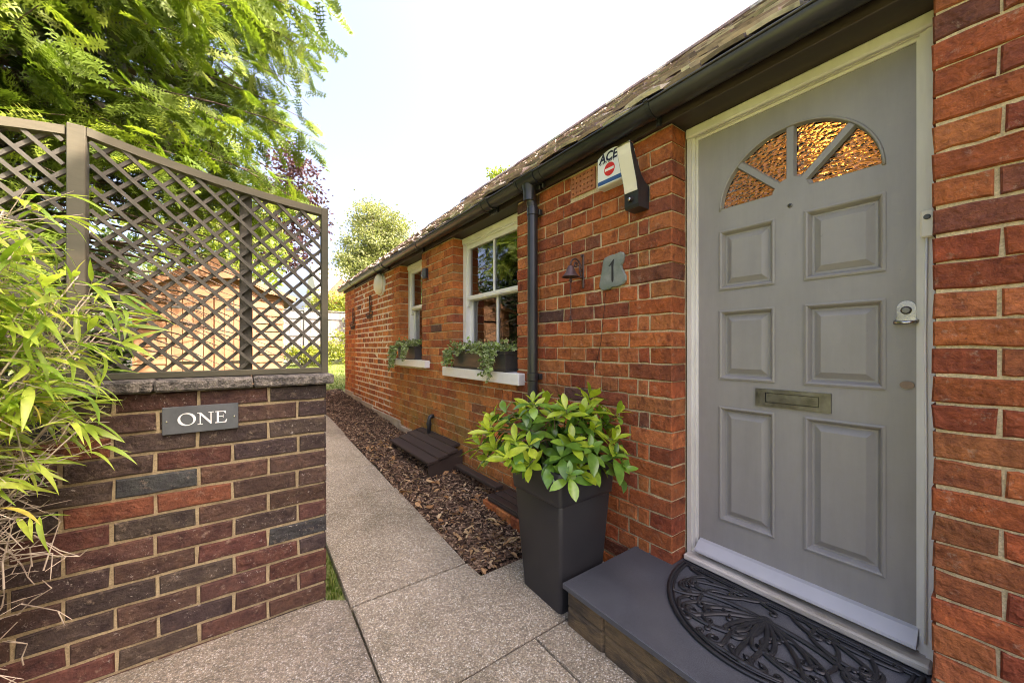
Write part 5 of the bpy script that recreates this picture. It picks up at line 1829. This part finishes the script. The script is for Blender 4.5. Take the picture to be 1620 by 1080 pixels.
def broadleaf(name, label, base, blobs, nclump, per, leaf, mat, trunk_r=.15, cat='tree', group=None, cr=(.25, .5), stem_h=None):
    """blobs: (centre, radii). Clumps of leaves are spread through the blobs' outer volume"""
    t = thing(name, base, label, cat, group)
    tm_ = MB()
    b0 = Vector(base)
    cen = Vector(np.mean([b_[0] for b_ in blobs], axis=0))
    fork = b0.lerp(Vector((b0.x * .7 + cen.x * .3, b0.y * .7 + cen.y * .3, cen.z)), .5)
    tm_.add(tube([b0 - Vector((0, 0, .1)), b0.lerp(fork, .5) + Vector((.04, .03, 0)), fork], [trunk_r * 1.25, trunk_r, trunk_r * .8], 8))
    P = []; D = []; S = []
    vol = np.array([b_[1][0] * b_[1][1] * b_[1][2] for b_ in blobs]); vol = vol / vol.sum()
    limbs = MB()
    for bi, (c, r_) in enumerate(blobs):
        c = Vector(c)
        tm_.add(tube([fork, fork.lerp(c, .5) + Vector((0, 0, .1)), c], [trunk_r * .55, trunk_r * .35, trunk_r * .15], 6))
        for _ in range(max(2, int(nclump * vol[bi]))):
            u = unit(1)[0]; rr_ = NR.random() ** .35
            cc_ = np.array(c) + u * rr_ * np.array(r_)
            limbs.add(tube([c.lerp(Vector(cc_), .1), c.lerp(Vector(cc_), .6) + Vector((0, 0, -.03)), Vector(cc_)], [trunk_r * .12, trunk_r * .08, .004], 4, caps=False))
            cs = NR.uniform(*cr)
            k_ = int(per * NR.uniform(.6, 1.4))
            off = NR.normal(size=(k_, 3)) * np.array([cs, cs, cs * .6]) * .5
            P.append(cc_ + off); d_ = off + NR.normal(size=(k_, 3)) * cs * .5; d_[:, 2] -= cs * .15
            D.append(d_); S.append(NR.uniform(.6, 1.3, k_) * leaf)
    P = np.concatenate(P); D = np.concatenate(D); S = np.concatenate(S)
    tm_.build('trunk', MAT['bark'], t, True)
    limbs.build('limbs', MAT['bark'], t)
    hgt = (P[:, 2] - P[:, 2].min()) / (np.ptp(P[:, 2]) + 1e-6)
    rn = np.clip(NR.random(len(P)) * .75 + .25 * hgt, 0, 1)
    o = scatter('crown', leafq, frames(P, D, NR.uniform(-1.5, 1.5, len(P)), S), NR.integers(0, 2, len(P)), rn, mat, t)
    return t


broadleaf('tree', 'pale green tree rising behind the house roof', (5.2, 22.4, 1.0), [((4.9, 22.4, 8.3), (1.7, 1.7, 1.4)), ((5.7, 22.4, 7.3), (1.6, 1.6, 1.5)), ((4.2, 22.3, 6.6), (1.4, 1.5, 1.2)), ((3.6, 22.0, 5.6), (1.2, 1.2, 1.0)), ((5.3, 22.5, 5.8), (1.9, 1.7, 1.3))], 230, 150, .13, MAT['pale_leaf'], .22, cr=(.35, .7))
broadleaf('tree', 'leafy treetop just showing above the roof ridge', (12.3, 20.8, 1.0), [((12.2, 20.8, 12.25), (.9, .9, .9)), ((12.6, 20.8, 11), (1.4, 1.4, 1.0))], 36, 70, .22, MAT['lime_leaf'], .22, cr=(.3, .6))
broadleaf('plum_tree', 'purple leaved tree beside the conifer above the trellis', (-1.3, 16.2, .7), [((-.05, 16.2, 7.9), (.8, .8, .8)), ((.2, 16.1, 6.9), (.8, .8, .6)), ((.55, 16.0, 6.1), (.55, .5, .5)), ((-.6, 16.2, 6.3), (1.0, 1.0, 1.0)), ((-.4, 16.2, 5.0), (1.0, 1, .8))], 84, 60, .14, MAT['purple_leaf'], .12, cr=(.3, .55))
broadleaf('tree', 'bright lime green tree behind the shed', (-2.1, 11.6, .5), [((-1.9, 11.6, 4.1), (1.1, 1.1, 1.0)), ((-1.3, 11.5, 3.5), (.8, .9, .8)), ((-2.6, 11.6, 3.6), (1.1, 1.1, 1.0)), ((-1.75, 11.5, 2.7), (.9, .9, .7)), ((-3.0, 11.6, 2.4), (1.2, 1.2, .9))], 120, 80, .12, MAT['lime_leaf'], .12, cr=(.25, .5))
broadleaf('garden_shrub', 'yellow green shrub at the foot of the back fence by the house corner', (1.5, 13.9, .62), [((1.4, 13.9, 1.2), (.8, .45, .55)), ((.75, 13.8, 1.0), (.55, .4, .45)), ((2.3, 13.9, 1.2), (.8, .45, .6))], 80, 60, .085, MAT['bush_leaf'], .03, 'shrub', cr=(.15, .3))
broadleaf('garden_shrub', 'low yellowish shrub in front of the fence beside the trellis end', (-.1, 13.4, .6), [((-.1, 13.4, .95), (.5, .4, .35)), ((.35, 13.3, .85), (.4, .3, .28))], 46, 55, .08, MAT['bush_leaf'], .03, 'shrub', cr=(.12, .25))
broadleaf('garden_shrub', 'light green shrub showing over the top of the back fence', (1.1, 15.4, .7), [((1.2, 15.4, 2.75), (.8, .5, .5)), ((2.0, 15.4, 2.9), (.7, .5, .5))], 50, 60, .1, MAT['bush_leaf'], .05, 'shrub', cr=(.2, .35))
broadleaf('hedge', 'dark green hedge left of the shed behind the trellis', (-4.2, 8.6, .35), [((-3.5, 8.6, 1.5), (.6, .5, 1.1)), ((-4.4, 8.4, 1.7), (.8, .5, 1.2)), ((-5.4, 8.2, 1.8), (.8, .5, 1.3)), ((-3.3, 9.0, 2.5), (.6, .5, .6)), ((-4.6, 8.7, 2.9), (1.0, .5, .6))], 230, 75, .10, leaf_mat('hedge_foliage', [(0, (.02, .045, .012)), (.6, (.05, .09, .02)), (1, (.10, .15, .03))], .3), .06, 'hedge', cr=(.2, .4))
broadleaf('garden_shrub', 'climber covering part of the back fence near the house', (2.3, 14.3, .65), [((1.9, 14.4, 2.0), (.5, .18, .6)), ((2.4, 14.4, 1.7), (.6, .18, .8))], 50, 55, .08, MAT['pale_leaf'], .03, 'shrub', cr=(.15, .25))


# conifer: trunk, drooping boughs and flat feathery sprays
def sprayT():
    out = []
    for v in range(4):
        V = []; F = []
        nst = 8
        L = 1.0
        def needle(p, d, ln, wd):
            n_ = len(V)
            s = np.cross(d, np.array([0, 0, 1.0])); s = s / (np.linalg.norm(s) + 1e-9) * wd
            V.extend([tuple(p - s), tuple(p + s), tuple(p + d * ln)])
            F.append((n_, n_ + 1, n_ + 2))
        curve = lambda t: np.array([t * L, .10 * math.sin(t * 2 + v) * t, -.30 * t * t])
        # side shoots carrying needles
        for i in range(nst):
            t = .12 + .88 * i / nst
            p = curve(t)
            for sgn in (-1, 1):
                sl_ = (.27 * (1 - t) + .09) * R.uniform(.7, 1.2)
                dirs = np.array([.72, sgn * .68, -.10 + R.uniform(-.12, .05)]); dirs /= np.linalg.norm(dirs)
                m_ = 2
                for j in range(m_):
                    q = p + dirs * sl_ * (j + .3) / m_ + np.array([0, 0, -.12 * (j / m_) ** 2 * sl_])
                    for s2 in (-1, 1):
                        nd = dirs * .75 + s2 * np.array([-dirs[1], dirs[0], 0]) * .7 + np.array([0, 0, R.uniform(-.15, .15)])
                        nd /= np.linalg.norm(nd)
                        needle(q, nd, .112 * R.uniform(.8, 1.25), .028)
        for i in range(8):
            p = curve(.3 + .7 * i / 8)
            for s2 in (-1, 1):
                nd = np.array([.7, s2 * .7, R.uniform(-.1, .15)]); nd /= np.linalg.norm(nd)
                needle(p, nd, .11, .026)
        out.append((V, F))
    return out


con = thing('conifer', (-3.4, 5.0, g(5)), 'large feathery yellow green conifer overhanging the trellis', 'tree')
R.seed(9)
tb = Vector((-3.4, 5.0, g(5)))
mk('trunk', *tube([tb + Vector((0, 0, -.1)), tb + Vector((.03, 0, 2.5)), tb + Vector((-.02, .04, 5.5)), tb + Vector((0, 0, 9))], [.2, .16, .11, .03], 10), MAT['bark'], con, True)
P = []; D = []; S = []; RN = []
bo = MB()
nb = 460
for i in range(nb):
    hz = 1.2 + 5.7 * (i + .5) / nb
    a = i * 2.39996 + R.uniform(-.3, .3)
    t_ = hz / 9.0
    prof_ = 2.68 * (1 - max(0, hz - 5.2) / 6.5) ** .8 if hz > 5.2 else 2.68 * (.74 + .26 * hz / 5.2)
    Lb = prof_ * R.uniform(.78, 1.06)
    dirh = Vector((math.cos(a), math.sin(a), 0))
    rise = R.uniform(.08, .32)
    pts = []
    for s in np.linspace(0, 1, 7):
        pts.append(Vector((tb.x, tb.y, hz)) + dirh * (Lb * s) + Vector((0, 0, Lb * (rise * s * 1.5 - .40 * s * s))))
    # keep clear of the trellis and wall
    if pts[-1].y < 2.25:
        k_ = (tb.y - 2.25) / max(.01, tb.y - pts[-1].y)
        pts = [Vector((tb.x + (p.x - tb.x) * k_, tb.y + (p.y - tb.y) * k_, p.z)) for p in pts]
    bo.add(tube(pts, [.022, .018, .014, .010, .007, .005, .002], 5, caps=False))
    away = dirh.dot(Vector((.36, .93, 0)))
    nsp = 66 if away < .35 else 26
    for k in range(nsp):
        s = .22 + .78 * R.random() ** .75
        j = min(5, int(s * 6)); p = pts[j].lerp(pts[j + 1], s * 6 - j)
        tang = (pts[j + 1] - pts[j]).normalized()
        side = tang.cross(Vector((0, 0, 1))).normalized() * R.choice((-1, 1))
        d = tang * R.uniform(.0, .9) + side * R.uniform(.2, 1.2) + Vector((R.uniform(-.4, .4), R.uniform(-.4, .4), R.uniform(-.75, .35)))
        p = p + side * R.uniform(0, .10) + Vector((0, 0, R.uniform(-.16, .05)))
        hd_ = math.hypot(p.x + 1.6, p.y)
        if p.x > -1.55 - .31 * p.y and p.z < 1.42 + .21 * hd_ + R.uniform(-.08, .08): continue
        P.append(tuple(p)); D.append(tuple(d.normalized())); S.append(R.uniform(.17, .33))
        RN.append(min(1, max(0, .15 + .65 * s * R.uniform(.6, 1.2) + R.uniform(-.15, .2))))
bo.build('boughs', MAT['bark'], con, True)
P = np.array(P); D = np.array(D); S = np.array(S); RN = np.array(RN)
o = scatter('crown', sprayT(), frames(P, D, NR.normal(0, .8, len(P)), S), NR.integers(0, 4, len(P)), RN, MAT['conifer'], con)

# dense shaded inner twigs and old foliage close to the trunk
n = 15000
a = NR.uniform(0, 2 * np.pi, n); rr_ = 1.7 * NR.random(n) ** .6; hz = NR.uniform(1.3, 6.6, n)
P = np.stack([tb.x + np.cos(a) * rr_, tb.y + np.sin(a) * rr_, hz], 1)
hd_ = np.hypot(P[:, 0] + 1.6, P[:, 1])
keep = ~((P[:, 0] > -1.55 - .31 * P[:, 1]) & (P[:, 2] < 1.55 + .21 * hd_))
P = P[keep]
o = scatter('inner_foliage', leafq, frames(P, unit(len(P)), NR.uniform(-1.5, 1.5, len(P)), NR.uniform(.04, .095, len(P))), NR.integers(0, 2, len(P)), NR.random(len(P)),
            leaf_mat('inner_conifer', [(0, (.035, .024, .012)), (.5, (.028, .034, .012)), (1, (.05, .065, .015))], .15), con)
o['kind'] = 'stuff'
